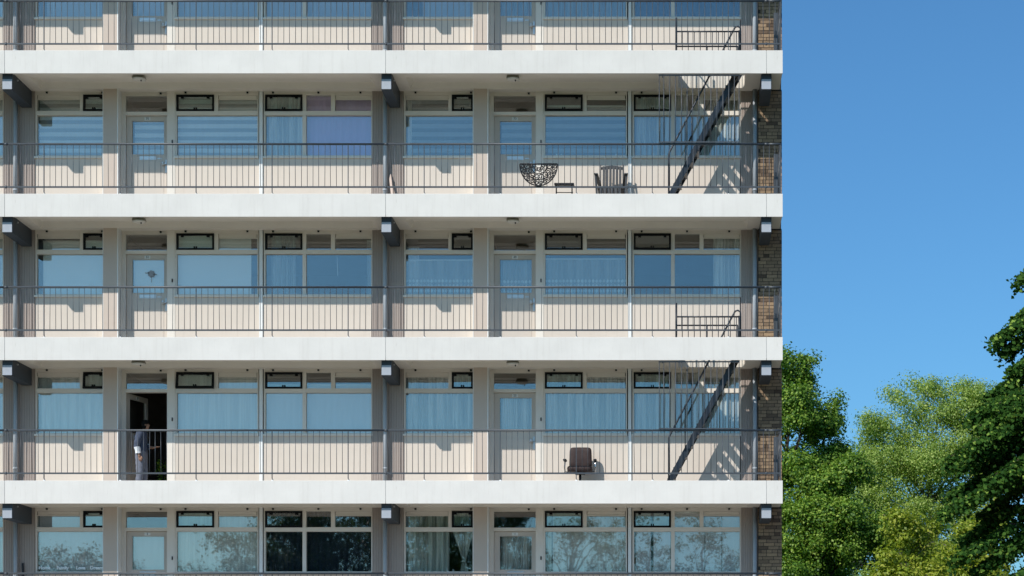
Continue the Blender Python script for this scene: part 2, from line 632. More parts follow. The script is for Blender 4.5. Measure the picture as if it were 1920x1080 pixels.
def coffer(x0, x1, y0, y1, hatch=None):
    """one bay of gallery deck with a shallow sunk panel in its soffit; hatch = (x0, x1, y0, y1) hole"""
    b = MB()
    zt, zb, zc = FLOOR, SOF, SOF + 0.11
    xa, xb = x0 + 0.34, (x1 - 0.34 if hatch is None else hatch[0] - 0.22)
    ya, yb = y0 + 0.26, y1 - 0.42
    xe = x1 if hatch is None else hatch[0] - 0.05
    i = len(b.v)
    b.v += [(x0, y0, zt), (xe, y0, zt), (xe, y1, zt), (x0, y1, zt),
            (x0, y0, zb), (xe, y0, zb), (xe, y1, zb), (x0, y1, zb),
            (xa, ya, zb), (xb, ya, zb), (xb, yb, zb), (xa, yb, zb),
            (xa + .07, ya + .06, zc), (xb - .07, ya + .06, zc), (xb - .07, yb - .06, zc), (xa + .07, yb - .06, zc)]
    b.f += [(0, 1, 2, 3), (0, 4, 5, 1), (1, 5, 6, 2), (2, 6, 7, 3), (3, 7, 4, 0),
            (4, 8, 9, 5), (5, 9, 10, 6), (6, 10, 11, 7), (7, 11, 8, 4),
            (8, 12, 13, 9), (9, 13, 14, 10), (10, 14, 15, 11), (11, 15, 12, 8), (12, 15, 14, 13)]
    if hatch is not None:
        hx0, hx1, hy0, hy1 = hatch
        b.box(xe + 0.001, x1, y0, hy0, zb, zt)
        b.box(xe + 0.001, x1, hy1, y1, zb, zt)
        b.box(xe + 0.001, hx0, hy0, hy1, zb, zt)
        b.box(hx1, x1, hy0, hy1, zb, zt)
    return b


HATCH = (Xw(1272, .3), Xw(1398, .3), 0.27, 1.16)

for fl in 'DCBAEF':
    z = TOP[fl]
    spans = [(XL, JOINT[1]), (JOINT[1], JOINT[2]), (JOINT[2], JOINT[3]), (JOINT[3], XR)]
    for k, (x0, x1) in enumerate(spans):
        # edge panel (white concrete upstand) of each bay, gap at the joint
        w = x1 - x0
        g0 = 0.005 if k else 0.0
        g1 = 0.005 if k < 3 else 0.0
        me = cached(('fascia', k), lambda: MB().prism([(0.0, -0.448), (0.0, -0.006), (0.006, 0.0), (0.178, 0.0), (0.178, -0.42), (0.02, -0.42), (0.014, -0.448)],
                                                      'x', g0, w - g1).mesh('fascia_panel', 'white_concrete'))
        put('fascia_panel', me, BL, (x0, 0, z))
        if k < 3:
            put('joint_seal', cached('seal', lambda: MB().box(-0.0048, 0.0048, 0.006, 0.17, -0.41, -0.008).mesh('joint_seal', 'joint_seal')),
                BL, (x1, 0, z))
        hatch = HATCH if (k == 2 and fl in 'EB') else None
        if k == 3:
            me = cached(('deck', k), lambda: MB().box(0.001, XR - JOINT[3], 0.18, 1.62, SOF, FLOOR).mesh('gallery_deck', 'soffit_paint'))
        else:
            hl = None if hatch is None else (hatch[0] - x0, hatch[1] - x0, hatch[2], hatch[3])
            me = cached(('deck', k, hatch is not None), lambda: coffer(0, w - 0.001, 0.18, 1.62, hl).mesh('gallery_deck', 'soffit_paint'))
        put('gallery_deck', me, BL, (x0, 0, z))
        # floor screed laid on the deck
        if hatch is None:
            me = cached(('screed', k), lambda: MB().box(0.001, w - 0.002, 0.181, 1.66, FLOOR + 0.002, FLOOR + 0.012).mesh('floor_screed', 'gallery_floor'))
        else:
            def scr():
                b = MB()
                hx0, hx1, hy0, hy1 = hl
                t0, t1 = FLOOR + 0.002, FLOOR + 0.012
                b.box(0.001, hx0, 0.181, 1.66, t0, t1).box(hx1, w - 0.002, 0.181, 1.66, t0, t1)
                b.box(hx0, hx1, 0.181, hy0, t0, t1).box(hx0, hx1, hy1, 1.66, t0, t1)
                return b.mesh('floor_screed', 'gallery_floor')
            me = cached(('screedh', k), scr)
        put('floor_screed', me, BL, (x0, 0, z))
    # floor of the flats behind
    put('floor_slab', cached('slab', lambda: MB().box(XL, 2.0, 1.63, YB, SOF + 0.002, FLOOR - 0.002).mesh('floor_slab', 'room_wall')), BL, (0, 0, z))

# cantilever beams under every deck, light plate on the nose
for fl in 'CBAEFD':
    z = TOP[fl]
    for px in (14.6, 725.0, 1437.0):
        x = Xw(px, 0.15)
        bm_ = put('support_beam', cached('beam', lambda: MB().prism([(0.13, SOF + 0.004), (0.13, -0.70), (0.16, -0.735), (1.40, -0.735), (1.40, SOF + 0.004)],
                                                              'x', -0.1, 0.1).mesh('support_beam', 'slate_steel')), BL, (x, 0, z))
        put('end_plate', cached('eplate', lambda: MB().box(-0.095, 0.09, 0.118, 0.1295, -0.722, -0.53).mesh('end_plate', 'end_plate_paint')), bm_, (x, 0, z))
        put('bolt', cached('bolt', lambda: MB().tube([(0.10, 0.42, -0.47), (0.125, 0.42, -0.47)], 0.014, 6).mesh('bolt', 'alu')), bm_, (x, 0, z))

# ---- the wall of the flats
ZS = Zr(171) - 0.003                 # underside of the deck above, at the wall
WZ = dict(fan0=Zr(208), fan1=Zr(178), g0=Zr(291), g1=Zr(216), sill0=Zr(297))


def corrugated(x0, x1, z0, z1, y):
    b = MB()
    n = max(2, int(round((x1 - x0) / 0.034)))
    xs, ys = [], []
    st = (x1 - x0) / n
    for k in range(n):
        for f_, dy in ((0.0, 0), (0.62, 0), (0.72, 0.012), (0.9, 0.012)):
            xs.append(x0 + (k + f_) * st)
            ys.append(y + dy)
    xs.append(x1); ys.append(y)
    m = len(xs)
    for zz in (z0, z1):
        b.v += [(xs[k], ys[k], zz) for k in range(m)]
    for zz in (z0, z1):
        b.v += [(xs[k], y + 0.05, zz) for k in range(m)]
    for k in range(m - 1):
        b.f.append((k, k + 1, m + k + 1, m + k))
        b.f.append((2 * m + k, 3 * m + k, 3 * m + k + 1, 2 * m + k + 1))
    b.f.append((0, m, 3 * m, 2 * m)); b.f.append((m - 1, 3 * m - 1, 4 * m - 1, 2 * m - 1))
    return b


YF = 1.405    # front of the window frames
YG = 1.455    # glass


def window_frame(x0, x1, mull_top, mull_bot):
    """timber frame with head, transom, bottom rail and mullions (pixel pairs already turned into metres)"""
    b = MB()
    t = 0.035
    d0, d1 = 0.0, 0.10
    g0, g1, f0, f1 = WZ['g0'], WZ['g1'], WZ['fan0'], WZ['fan1']
    b.box(0, t, d0, d1, g0 - 0.03, ZS)
    b.box(x1 - x0 - t * 0.6, x1 - x0, d0, d1, g0 - 0.03, ZS)
    L0, L1 = t, x1 - x0 - t * 0.6
    b.box(L0, L1, d0 + 0.002, d1, f1, ZS)
    b.box(L0, L1, d0 - 0.012, d1, g1, f0)
    b.box(L0, L1, d0 + 0.002, d1, g0 - 0.03, g0)
    for (a, c) in mull_top:
        b.box(a - x0, c - x0, d0 + 0.001, d1, f0, f1)
    for (a, c) in mull_bot:
        b.box(a - x0, c - x0, d0 + 0.001, d1, g0, g1)
    return b


def pane_mesh(w, h):
    return MB().box(0, w, 0, 0.006, 0, h).mesh('pane', 'window_glass')


WIN = {}
for nm, lo, hi, fans, vent, grille, mt, mb_, glass_px, clips in (
        ('W1', 66, 197, [(69.5, 149.5)], (156, 196), [(69.5, 149.5)], [(149.5, 156)], [], [(69.5, 195.4)], (88, 192)),
        ('W2', 328, 484.5, [(409, 481.7)], (330.5, 401.5), [(409, 481.7)], [(401.5, 409)], [], [(331.5, 482)], (348, 464)),
        ('W3', 494.5, 698, [(574, 620.5), (628, 696)], (497, 567), [(628, 696)], [(567, 574), (620.5, 628)], [(567, 574)], [(498, 567), (574, 696)], (512, 597, 676))):
    WIN[nm] = dict(lo=U(lo), hi=U(hi), fans=[(U(a), U(c)) for a, c in fans], vent=(U(vent[0]), U(vent[1])),
                   grille=[(U(a), U(c)) for a, c in grille], mt=[(U(a), U(c)) for a, c in mt], mb=[(U(a), U(c)) for a, c in mb_],
                   glass=[(U(a), U(c)) for a, c in glass_px], clips=[U(c) for c in clips])


def build_window(nm, xb, z, open_deg=0.0, wlabel=None):
    w = WIN[nm]
    x0 = w['lo']
    me = cached(('win', nm), lambda: window_frame(w['lo'], w['hi'], w['mt'], w['mb']).mesh('window', 'cream_frame'))
    o = put('window', me, BL, (xb + x0, YF, z))
    if wlabel:
        o['label'] = wlabel
    # panes
    for k, (a, c) in enumerate(w['glass']):
        put('pane', cached(('pane', nm, 'g', k), lambda: pane_mesh(c - a - 0.004, WZ['g1'] - WZ['g0'] - 0.004)), o, (xb + a + .002, YG, z + WZ['g0'] + .002), (R(random.gauss(0, .12)), 0, R(random.gauss(0, .15))))
    gl = {round(a, 3) for a, _ in w['grille']}
    for k, (a, c) in enumerate(w['fans']):
        top = WZ['fan1'] - (0.075 if round(a, 3) in gl else 0.0)
        put('pane', cached(('pane', nm, 'f', k), lambda: pane_mesh(c - a - 0.004, top - WZ['fan0'] - 0.004)), o, (xb + a + .002, YG, z + WZ['fan0'] + .002))
    for k, (a, c) in enumerate(w['grille']):
        put('ventilation_grille', cached(('grille', nm, k), lambda: MB().box(0, c - a, 0.012, 0.05, -0.02, 0.0).box(0.01, c - a - 0.01, 0.02, 0.06, 0.004, 0.07)
                                         .mesh('ventilation_grille', 'cream_frame')), o, (xb + a, YF, z + WZ['fan1'] - 0.073))
    # dark top-hung sash
    a, c = w['vent']
    hh = WZ['fan1'] - WZ['fan0'] + 0.012

    def sash():
        t = 0.04
        b = MB()
        W_ = c - a
        b.box(0, t, -0.012, 0.045, -hh, 0).box(W_ - t, W_, -0.012, 0.045, -hh, 0)
        b.box(t, W_ - t, -0.011, 0.045, -t, 0).box(t, W_ - t, -0.011, 0.045, -hh, -hh + t)
        for fx in (0.16, 0.84):
            b.box(W_ * fx - 0.028, W_ * fx + 0.028, -0.022, 0.0, -0.075, -0.02)
        b.box(W_ / 2 - 0.032, W_ / 2 - 0.008, -0.014, 0.03, -hh + t, -hh + t + 0.035)
        b.box(W_ / 2 + 0.008, W_ / 2 + 0.032, -0.014, 0.03, -hh + t, -hh + t + 0.035)
        return b.mesh('vent_sash', 'black_sash')
    s = put('vent_sash', cached(('sash', nm), sash), o, (xb + a, YF - 0.002, z + WZ['fan1'] + 0.006), (R(-open_deg), 0, 0))
    pme = cached(('spane', nm), lambda: MB().box(0.0405, c - a - 0.0405, 0.012, 0.018, -hh + 0.0405, -0.0405).mesh('pane', 'vent_glass'))
    p = bpy.data.objects.new('pane', pme)
    col.objects.link(p)
    p.parent = s                      # turns with the sash
    # sill and the panel below belong to the window bay
    put('sill', cached(('sill', nm), lambda: MB().prism([(-0.045, WZ['sill0']), (-0.045, WZ['sill0'] + 0.035), (0.0, WZ['g0'] - 0.03), (0.06, WZ['g0'] - 0.03), (0.06, WZ['sill0'])],
                                                        'x', -0.012, w['hi'] - w['lo'] + 0.006).mesh('sill', 'cream_frame')), o, (xb + x0, YF, z))
    for cx in w['clips']:
        put('clip', cached('clip', lambda: MB().box(-0.018, 0.018, -0.03, 0.001, -0.03, 0.0).mesh('clip', 'black_sash')), o, (xb + cx, YF, z + ZS - 0.012))
    return o


def wall_panel(x0, x1, key, xb, z):
    me = cached(('panel', key), lambda: MB().box(0, x1 - x0, 0, 0.08, FLOOR + 0.013, WZ['sill0'] - 0.001).mesh('wall_panel', 'panel_board'))
    return put('wall_panel', me, BL, (xb + x0, YW, z))


DOOR = {}
HOUSE = {('E', 1): '99', ('E', 2): '97', ('A', 1): '75', ('A', 2): '73', ('B', 1): '51', ('B', 2): '49',
         ('C', 1): '27', ('C', 2): '25', ('D', 1): '3', ('D', 2): '1'}
YD = 1.52
DX0, DX1 = Xw(237.4, YD) - JOINT[1], Xw(315.6, YD) - JOINT[1]


def build_door(xb, z, number, key, swing=0.0, letter=True):
    x0, x1 = DX0, DX1
    w = x1 - x0
    ztop = Zw(218, YD) - TOP['A']
    za = FLOOR + 0.03
    gx0, gx1 = Xw(248, YD) - Xw(237.4, YD), Xw(308, YD) - Xw(237.4, YD)
    gz0, gz1 = Zw(290, YD) - TOP['A'], Zw(227, YD) - TOP['A']

    def leaf():
        b = MB()
        b.box(0, gx0, 0, 0.045, za, ztop).box(gx1, w, 0, 0.045, za, ztop)
        b.box(gx0, gx1, 0.0005, 0.045, gz1, ztop).box(gx0, gx1, 0.0005, 0.045, za, gz0)
        # raised lower panel and glazing bead
        b.box(gx0 + 0.005, gx1 - 0.01, -0.008, 0.0, za + 0.16, gz0 - 0.15)
        for q in ((gx0 - 0.012, gx0 + 0.004, gz0 - 0.012, gz1 + 0.012), (gx1 - 0.004, gx1 + 0.012, gz0 - 0.012, gz1 + 0.012)):
            b.box(q[0], q[1], -0.006, 0.0, q[2], q[3])
        b.box(gx0 + 0.004, gx1 - 0.004, -0.006, 0.0, gz1 - 0.004, gz1 + 0.012).box(gx0 + 0.004, gx1 - 0.004, -0.006, 0.0, gz0 - 0.012, gz0 + 0.004)
        return b.mesh('door', 'door_paint')
    # frame first: jambs, transom, fanlight
    fx0, fx1 = U(226.1), U(328)

    def frame():
        b = MB()
        b.box(0, x0 - fx0 - 0.004, 0.07, 0.17, FLOOR + 0.013, ZS)
        b.box(x1 - fx0 + 0.004, fx1 - fx0, -0.018, 0.17, FLOOR + 0.013, ZS)
        L0, L1 = x0 - fx0 - 0.004, x1 - fx0 + 0.004
        b.box(L0, L1, 0.06, 0.17, WZ['fan1'], ZS)
        b.box(L0, L1, 0.03, 0.17, ztop + 0.004, Zr(208.5))
        b.box(L0, L1, 0.09, 0.17, FLOOR + 0.013, FLOOR + 0.028)
        return b.mesh('door_frame', 'cream_frame')
    fr = put('door_frame', cached('doorframe', frame), BL, (xb + fx0, YW + 0.01, z))
    put('pane', cached('fanpane', lambda: pane_mesh(w, WZ['fan1'] - Zr(208.5) - 0.004)), fr, (xb + x0, YD, z + Zr(208.5) + 0.002))
    put('clip', CACHE['clip'], fr, (xb + U(300), YD - 0.05, z + ZS - 0.012))
    put('doorbell', cached('bell', lambda: MB().box(-0.012, 0.012, -0.02, 0, -0.035, 0.035).mesh('doorbell', 'black_rubber', bevel=0.004)), fr,
        (xb + U(323.3), YW - 0.0085, z + Zr(266)))
    hinge = (xb + x0, YD, z)
    o = put('door', cached('leaf', leaf), BL, hinge, (0, 0, R(swing)))

    def sub(name, me, loc, rot=None):
        p = bpy.data.objects.new(name, me)
        col.objects.link(p)
        p.parent = o
        p.location = loc
        if rot:
            p.rotation_euler = rot
        return p
    sub('pane', cached('dpane', lambda: pane_mesh(gx1 - gx0, gz1 - gz0)), (gx0, 0.02, gz0))
    if letter:
        sub('letter_plate', cached('letter', lambda: MB().box(0, 0.335, -0.012, 0, 0, 0.078).box(0.03, 0.305, -0.02, -0.0125, 0.018, 0.06).mesh('letter_plate', 'alu')),
            (gx0 + 0.15, 0, gz0 - 0.11))
        sub('name_plate', cached('nameplate', lambda: MB().box(0, 0.09, -0.006, 0, 0, 0.022).mesh('name_plate', 'alu')), (gx0 + 0.51, 0, gz0 - 0.09))
    hx = w - 0.035
    sub('handle', cached('handle', lambda: MB().box(-0.02, 0.02, -0.012, 0, -0.26, 0).tube([(0, -0.012, -0.09), (0, -0.05, -0.09)], 0.012, 8)
                         .ring([(0.0, -0.03), (0.03, -0.03), (0.036, 0.0), (0.03, 0.03), (0.0, 0.03)], 10, (-0.06, -0.055, -0.09))
                         .box(-0.06, 0.0, -0.06, -0.045, -0.1, -0.08).mesh('handle', 'alu')), (hx, 0, gz0 - 0.105))
    sub('number_plate', cached('nplate', lambda: MB().box(-0.06, 0.06, -0.005, 0, -0.03, 0.03).mesh('number_plate', 'number_white')), (w / 2 + 0.0, 0, (gz1 + ztop) / 2 - 0.005))
    sub('house_number', text_mesh('house_number', number, 0.062, 'number_black'), (w / 2, -0.0075, (gz1 + ztop) / 2 - 0.005))
    return o


# vents standing open (degrees) read off the photograph
OPEN = {('C', 1, 'W1'): 9, ('C', 1, 'W2'): 13, ('B', 2, 'W1'): 3, ('B', 2, 'W3'): 6, ('A', 2, 'W2'): 6, ('A', 1, 'W3'): 3, ('A', 1, 'W1'): 2}

for fl in 'DCBAE':
    z = TOP[fl]
    for bay in (0, 1, 2):
        xb = JOINT[bay]
        if bay == 0:
            # only the last window of the next bay peeps in at the left edge
            build_window('W3', xb, z)
            wall_panel(U(494.5), U(698), 'W3', xb, z)
            put('blank_wall', cached('blank', lambda: MB().box(XL - JOINT[0], U(494.5) - 0.001, 0.0, 0.1, FLOOR + 0.013, ZS).mesh('blank_wall', 'panel_board')), BL, (xb, YW, z))
        else:
            for nm in ('W1', 'W2', 'W3'):
                build_window(nm, xb, z, OPEN.get((fl, bay, nm), 0.0))
            wall_panel(U(66), U(196), 'W1', xb, z)
            wall_panel(U(328), U(486), 'W2', xb, z)
            wall_panel(U(493), U(698), 'W3', xb, z)
            # white post between the two right-hand windows
            put('mullion_post', cached('post', lambda: MB().box(0, U(492.8) - U(486.6), -0.03, 0.1, FLOOR + 0.013, ZS).mesh('mullion_post', 'white_frame')), BL, (xb + U(486.6), YW, z))
            # pier between window and door, pale corner trims
            p = put('pier', cached('pier', lambda: MB().box(0.012, U(226) - U(197.2) - 0.018, -0.19, 0.2, FLOOR + 0.013, ZS).mesh('pier', 'pier_board')), BL, (xb + U(197.2), YW, z))
            put('corner_trim', cached('trim1', lambda: MB().box(0, 0.0115, -0.192, 0.2, FLOOR + 0.013, ZS).mesh('corner_trim', 'white_frame')), p, (xb + U(197.2), YW, z))
            put('corner_trim', cached('trim2', lambda: MB().box(0, 0.0175, -0.195, 0.2, FLOOR + 0.013, ZS).mesh('corner_trim', 'white_frame')), p, (xb + U(226) - 0.0175, YW, z))
            build_door(xb, z, HOUSE[(fl, bay)], (fl, bay), swing=74.0 if (fl, bay) == ('C', 1) else 0.0, letter=(fl, bay) not in (('C', 2),))
        # ribbed cladding at the party line
        last = bay == 2
        x1 = U(757 - 691 + 691.2) if not last else U(1421.5 - 691.1)
        put('ribbed_panel', cached(('rib', last), lambda: corrugated(0, x1 - U(698) - 0.002, FLOOR + 0.013, ZS, 0).mesh('ribbed_panel', 'taupe_cladding')), BL, (xb + U(698) + .001, YW - 0.02, z))
        put('downpipe', cached('pipe', lambda: MB().tube([(0, 0, FLOOR + 0.014), (0, 0, ZS - 0.002)], 0.043, 12)
                               .tube([(0, 0, 0.36), (0, 0, 0.40)], 0.05, 12).mesh('downpipe', 'pipe_grey', True)), BL, (Xw(722.0, 1.28) + (bay - 1) * BAY, 1.28, z))
        # party wall behind
        put('party_wall', cached('party', lambda: MB().box(-0.12, 0.12, 1.48, 6.0, FLOOR, SOF + H).mesh('party_wall', 'room_wall')), BL, (xb + U(727.5), 0, z))
        if bay:
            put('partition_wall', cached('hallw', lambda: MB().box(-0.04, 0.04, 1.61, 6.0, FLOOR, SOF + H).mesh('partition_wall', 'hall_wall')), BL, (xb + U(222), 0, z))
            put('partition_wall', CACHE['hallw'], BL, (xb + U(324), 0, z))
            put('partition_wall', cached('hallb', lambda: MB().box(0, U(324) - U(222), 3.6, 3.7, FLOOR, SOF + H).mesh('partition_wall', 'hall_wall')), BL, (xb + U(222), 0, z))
    put('back_wall', cached('back', lambda: MB().box(XL, 2.0, 6.0, 6.2, FLOOR, SOF + H).mesh('back_wall', 'room_wall')), BL, (0, 0, z))

# ground-storey wall, rear, left end, roof
put('plinth_wall', MB().box(XL, 2.1, 1.5, 1.7, 0, TOP['D'] + SOF - 0.002).mesh('plinth_wall', 'pier_board'), BL)
put('rear_wall', MB().box(XL, 2.0, YB + 0.002, YB + 0.25, 0, TOP['F']).mesh('rear_wall', 'brick_field'), BL)
put('side_wall', MB().box(XL - 0.2, XL - 0.002, 0.2, YB + 0.25, 0, TOP['F']).mesh('side_wall', 'pier_board'), BL)
put('end_wall', MB().box(2.002, 2.124, 1.56, YB + 0.25, 0, TOP['F'] + 0.3).mesh('end_wall', 'brick_field'), BL)
put('roof', MB().box(XL - 0.3, 2.2, 1.5, YB + 0.4, TOP['F'] + 0.301, TOP['F'] + 0.5).mesh('roof', 'roof_felt'), BL)

# brick pier at the right end of every gallery: each brick a piece
BX0, BX1, BY = Xw(1422, 1.27), 2.124, 1.27
for fl in 'DCBAE':
    z = TOP[fl]
    core = put('brick_pier', cached('core', lambda: MB().box(0, BX1 - BX0 - 0.004, 0.006, 0.28, FLOOR + 0.013, SOF + H - 0.001).mesh('brick_pier', 'mortar')), BL, (BX0, BY, z))
    ch = 0.0688
    L_, g = 0.21, 0.010
    zz = FLOOR + 0.02
    row = 0
    while zz + ch < SOF + H - 0.001:
        x = -[0.0, 0.11, 0.05, 0.16][row % 4] - (0.02 if row % 3 == 0 else 0)
        while x < BX1 - BX0:
            ln = L_ if (row % 5 != 3) else 0.1
            a, c = max(0.0, x), min(BX1 - BX0, x + ln)
            if c - a > 0.03:
                w_ = round(c - a, 3)
                dy = random.choice((0.0, 0.001, 0.002, -0.001))
                me = cached(('brick', w_), lambda: MB().box(0, w_, 0, 0.05, 0, ch - g).mesh('brick', 'brick_clay'))
                put('brick', me, core, (BX0 + a, BY + dy, z + zz))
            x += ln + g
        zz += ch
        row += 1
    # space behind the pier closed off
    put('pier_back', cached('pback', lambda: MB().box(BX0 - 0.02, 2.0, 1.551, 1.62, FLOOR, SOF + H - 0.001).mesh('pier_back', 'room_wall')), BL, (0, 0, z))

# ------------------------------------------------------------------ ceiling lamps
ROW = {'E': 'top', 'A': 'second', 'B': 'third', 'C': 'fourth', 'D': 'lowest'}


def lamp(px, fl, label):
    zs = TOP[fl] + H + SOF
    y = 0.31
    x = Xw(px, y)
    t = tag(empty('ceiling_lamp', (x, y, zs)), label, 'lamp', 'gallery ceiling lamps')
    put('base', cached('lbase', lambda: MB().prism([(-0.10, 0), (0.10, 0), (0.125, -0.06), (-0.125, -0.06)], 'y', -0.09, 0.09).mesh('base', 'lamp_body')), t, (x, y, zs))
    put('lamp_shade', cached('lshade', lambda: MB().ring([(0.02, -0.105), (0.09, -0.10), (0.128, -0.088), (0.132, -0.066), (0.12, -0.0605)], 18).mesh('lamp_shade', 'lamp_shade', True)), t, (x, y, zs))
    put('sensor', cached('lsens', lambda: MB().ring([(0.006, -0.13), (0.013, -0.125), (0.014, -0.09)], 8, (0.05, -0.05, 0)).mesh('sensor', 'black_rubber')), t, (x, y, zs))


lamp(261, 'A', 'grey ceiling lamp under the second row soffit, above the left door')
lamp(962, 'A', 'grey ceiling lamp under the second row soffit, above the door with the iron doormat')
lamp(261, 'B', 'grey ceiling lamp under the middle row soffit, above the door with a flower sticker')
lamp(962, 'B', 'grey ceiling lamp under the middle row soffit, above the door with a lace curtain')
lamp(260, 'C', 'ceiling lamp almost hidden behind the fascia above the open door 27')
lamp(962, 'C', 'ceiling lamp almost hidden behind the fascia above door 25')

# ------------------------------------------------------------------ balustrades
STEP = BAY / 65
YR = 0.085
ZT_, ZB_ = 0.991, 0.151


def balustrade(fl, bay):
    z = TOP[fl]
    place = {0: 'cut off by the left edge', 1: 'in the left bay', 2: 'in the right bay', 3: 'short piece at the brick pier'}[bay]
    rowtxt = {'E': 'top gallery row', 'A': 'second gallery row', 'B': 'middle gallery row', 'C': 'fourth gallery row', 'D': 'lowest gallery row'}[fl]
    x0 = JOINT[bay] if bay else XL
    x1 = JOINT[bay + 1] if bay < 3 else 2.035
    t = tag(empty('balustrade', (x0, YR, z)), f'steel bar railing on the {rowtxt}, {place}', 'railing', 'steel balustrades of the galleries')
    w = x1 - x0
    put('top_rail', cached(('trail', bay), lambda: MB().tube([(0.012 if bay else 0, 0, ZT_), (w - 0.004, 0, ZT_)], 0.021, 8).mesh('top_rail', 'rail_paint', True)), t, (x0, YR, z))
    put('bottom_rail', cached(('brail', bay), lambda: MB().box(0.012 if bay else 0, w - 0.004, -0.011, 0.011, ZB_ - 0.016, ZB_ + 0.016).mesh('bottom_rail', 'rail_paint', bevel=0.003)), t, (x0, YR, z))
    bal = cached('baluster', lambda: MB().tube([(0, 0, ZB_ + 0.012), (0, 0, ZT_ - 0.012)], 0.006, 6).mesh('baluster', 'rail_paint', True))
    pst = cached('rpost', lambda: MB().box(-0.0075, 0.0075, -0.015, 0.015, 0.045, ZT_ - 0.012).obox((0, 0, 0.05), (0.03, 0, 0.0), 0.02, 0.014).mesh('post', 'rail_paint'))
    con = cached('cone', lambda: MB().ring([(0.04, -0.002), (0.026, 0.012), (0.01, 0.024)], 8).mesh('mortar_foot', 'white_mortar', True))
    first = JOINT[bay] if bay else JOINT[0]
    for i in range(65):
        x = first + (i + 0.5) * STEP
        if x < x0 + 0.03 or x > x1 - 0.02:
            continue
        if i % 13 == 6:
            put('post', pst, t, (x, YR, z))
            put('mortar_foot', con, t, (x + 0.006, YR, z))
        else:
            jx = random.uniform(-0.003, 0.003)
            put('baluster', bal, t, (x + jx, YR, z), (random.gauss(0, 0.004), random.gauss(0, 0.0045), 0))
    if bay < 3:
        put('rail_sleeve', cached('sleeve', lambda: MB().tube([(-0.035, 0, ZT_), (0.035, 0, ZT_)], 0.027, 8).tube([(0, 0, ZB_ - 0.025), (0, 0, ZB_ + 0.025)], 0.02, 8)
                                  .mesh('rail_sleeve', 'rail_paint', True)), t, (x1, YR, z))
    else:
        # return to the pier
        put('top_rail', cached('ret1', lambda: MB().tube([(0, 0.0, ZT_), (0, BY - YR - 0.005, ZT_)], 0.021, 8).mesh('top_rail', 'rail_paint', True)), t, (x1, YR, z))
        put('bottom_rail', cached('ret2', lambda: MB().box(-0.011, 0.011, 0.013, BY - YR - 0.005, ZB_ - 0.016, ZB_ + 0.016).mesh('bottom_rail', 'rail_paint')), t, (x1, YR, z))
        for k in range(1, 10):
            put('baluster', bal, t, (x1, YR + k * 0.118, z))
        put('post', cached('cpost', lambda: MB().box(-0.012, 0.012, -0.012, 0.012, 0.0, ZT_ - 0.01).mesh('post', 'rail_paint')), t, (x1, YR, z))
        g = put('lock_plate', cached('lplate', lambda: MB().box(-0.045, 0.045, -0.02, 0.02, FLOOR + 0.013, 0.93).mesh('lock_plate', 'rail_paint', bevel=0.006)), t, (x1 - 0.062, 0.62, z))
        put('lock', cached('lock', lambda: MB().box(-0.03, 0.012, -0.028, -0.0205, 0.5, 0.57).mesh('lock', 'stair_paint')), g, (x1 - 0.062, 0.62, z))


for fl in 'DCBAE':
    for bay in (0, 1, 2, 3):
        balustrade(fl, bay)


# ------------------------------------------------------------------ escape stairs, hatch guards, bar screens
def stair(fl, label):
    z = TOP[fl]
    ya, yb = 0.42, 0.98
    # front stringer measured on its own plane
    p0 = Vector((Xw(1264, ya), 0, TOP['A'] + FLOOR))
    p0.x = Xw(1248.5, ya)
    p1 = Vector((Xw(1390.5, ya), 0, TOP['A'] + H + FLOOR))
    p0.z += z - TOP['A']
    p1.z += z - TOP['A']
    d = (p1 - p0)
    t = tag(empty('steel_stair', (p0.x, (ya + yb) / 2, z + FLOOR + 0.012)), label, 'stairs', 'steep steel escape stairs')
    for nm, yy in (('stringer', ya), ('stringer', yb)):
        a = Vector((p0.x, yy, p0.z + 0.014)); c = Vector((p1.x, yy, p1.z - 0.02))
        dn = (c - a).normalized()
        nrm = Vector((-dn.z, 0, dn.x))
        b = MB()
        b.obox(a, c, 0.010, 0.10)
        sgn = 1 if yy == ya else -1
        for s_ in (-1, 1):
            off = nrm * (0.05 * s_) + Vector((0, 0.022 * sgn, 0))
            b.obox(a + off, c + off, 0.05, 0.010)
        put(nm, b.mesh('stringer', 'stair_paint'), t, (0, 0, 0))
    n = 13
    for k in range(1, n):
        q = p0 + d * (k / n)
        put('tread', cached('tread', lambda: MB().box(-0.085, 0.085, 0.0, yb - ya - 0.05, -0.012, 0.0).box(-0.085, -0.079, 0.0, yb - ya - 0.05, -0.045, -0.012)
                            .mesh('tread', 'stair_paint')), t, (q.x, ya + 0.025, q.z))
    # handrail on the open (front) side: foot post, slope, and the loop at the top
    off = 0.80
    lo = Vector((Xw(1254, ya), ya, z + 0.934))
    slope = d.z / d.x
    hi = Vector((lo.x + (p1.z + 0.67 - lo.z) / slope, ya, p1.z + 0.67))
    put('handrail', MB().tube([(lo.x, ya, z + FLOOR + 0.014), (lo.x, ya, lo.z - 0.06), (lo.x + 0.02, ya, lo.z), tuple(hi + (lo - hi) * 0.03), tuple(hi + Vector((0.02, 0, 0.035))),
                               tuple(hi + Vector((0.075, 0, 0.05))), tuple(hi + Vector((0.12, 0, 0.02))), tuple(hi + Vector((0.125, 0, -0.06))), (hi.x + 0.125, ya, p1.z + 0.013)], 0.018, 8)
        .mesh('handrail', 'stair_paint', True), t, (0, 0, 0))
    for f_ in (0.25, 0.55):
        q = lo + (hi - lo) * f_
        s_ = Vector((q.x, ya, p0.z + (q.x - p0.x) * slope))
        put('handrail_stay', MB().tube([tuple(s_ + Vector((0, -0.01, 0.05))), tuple(q)], 0.010, 6).mesh('handrail_stay', 'stair_paint', True), t, (0, 0, 0))
    return t


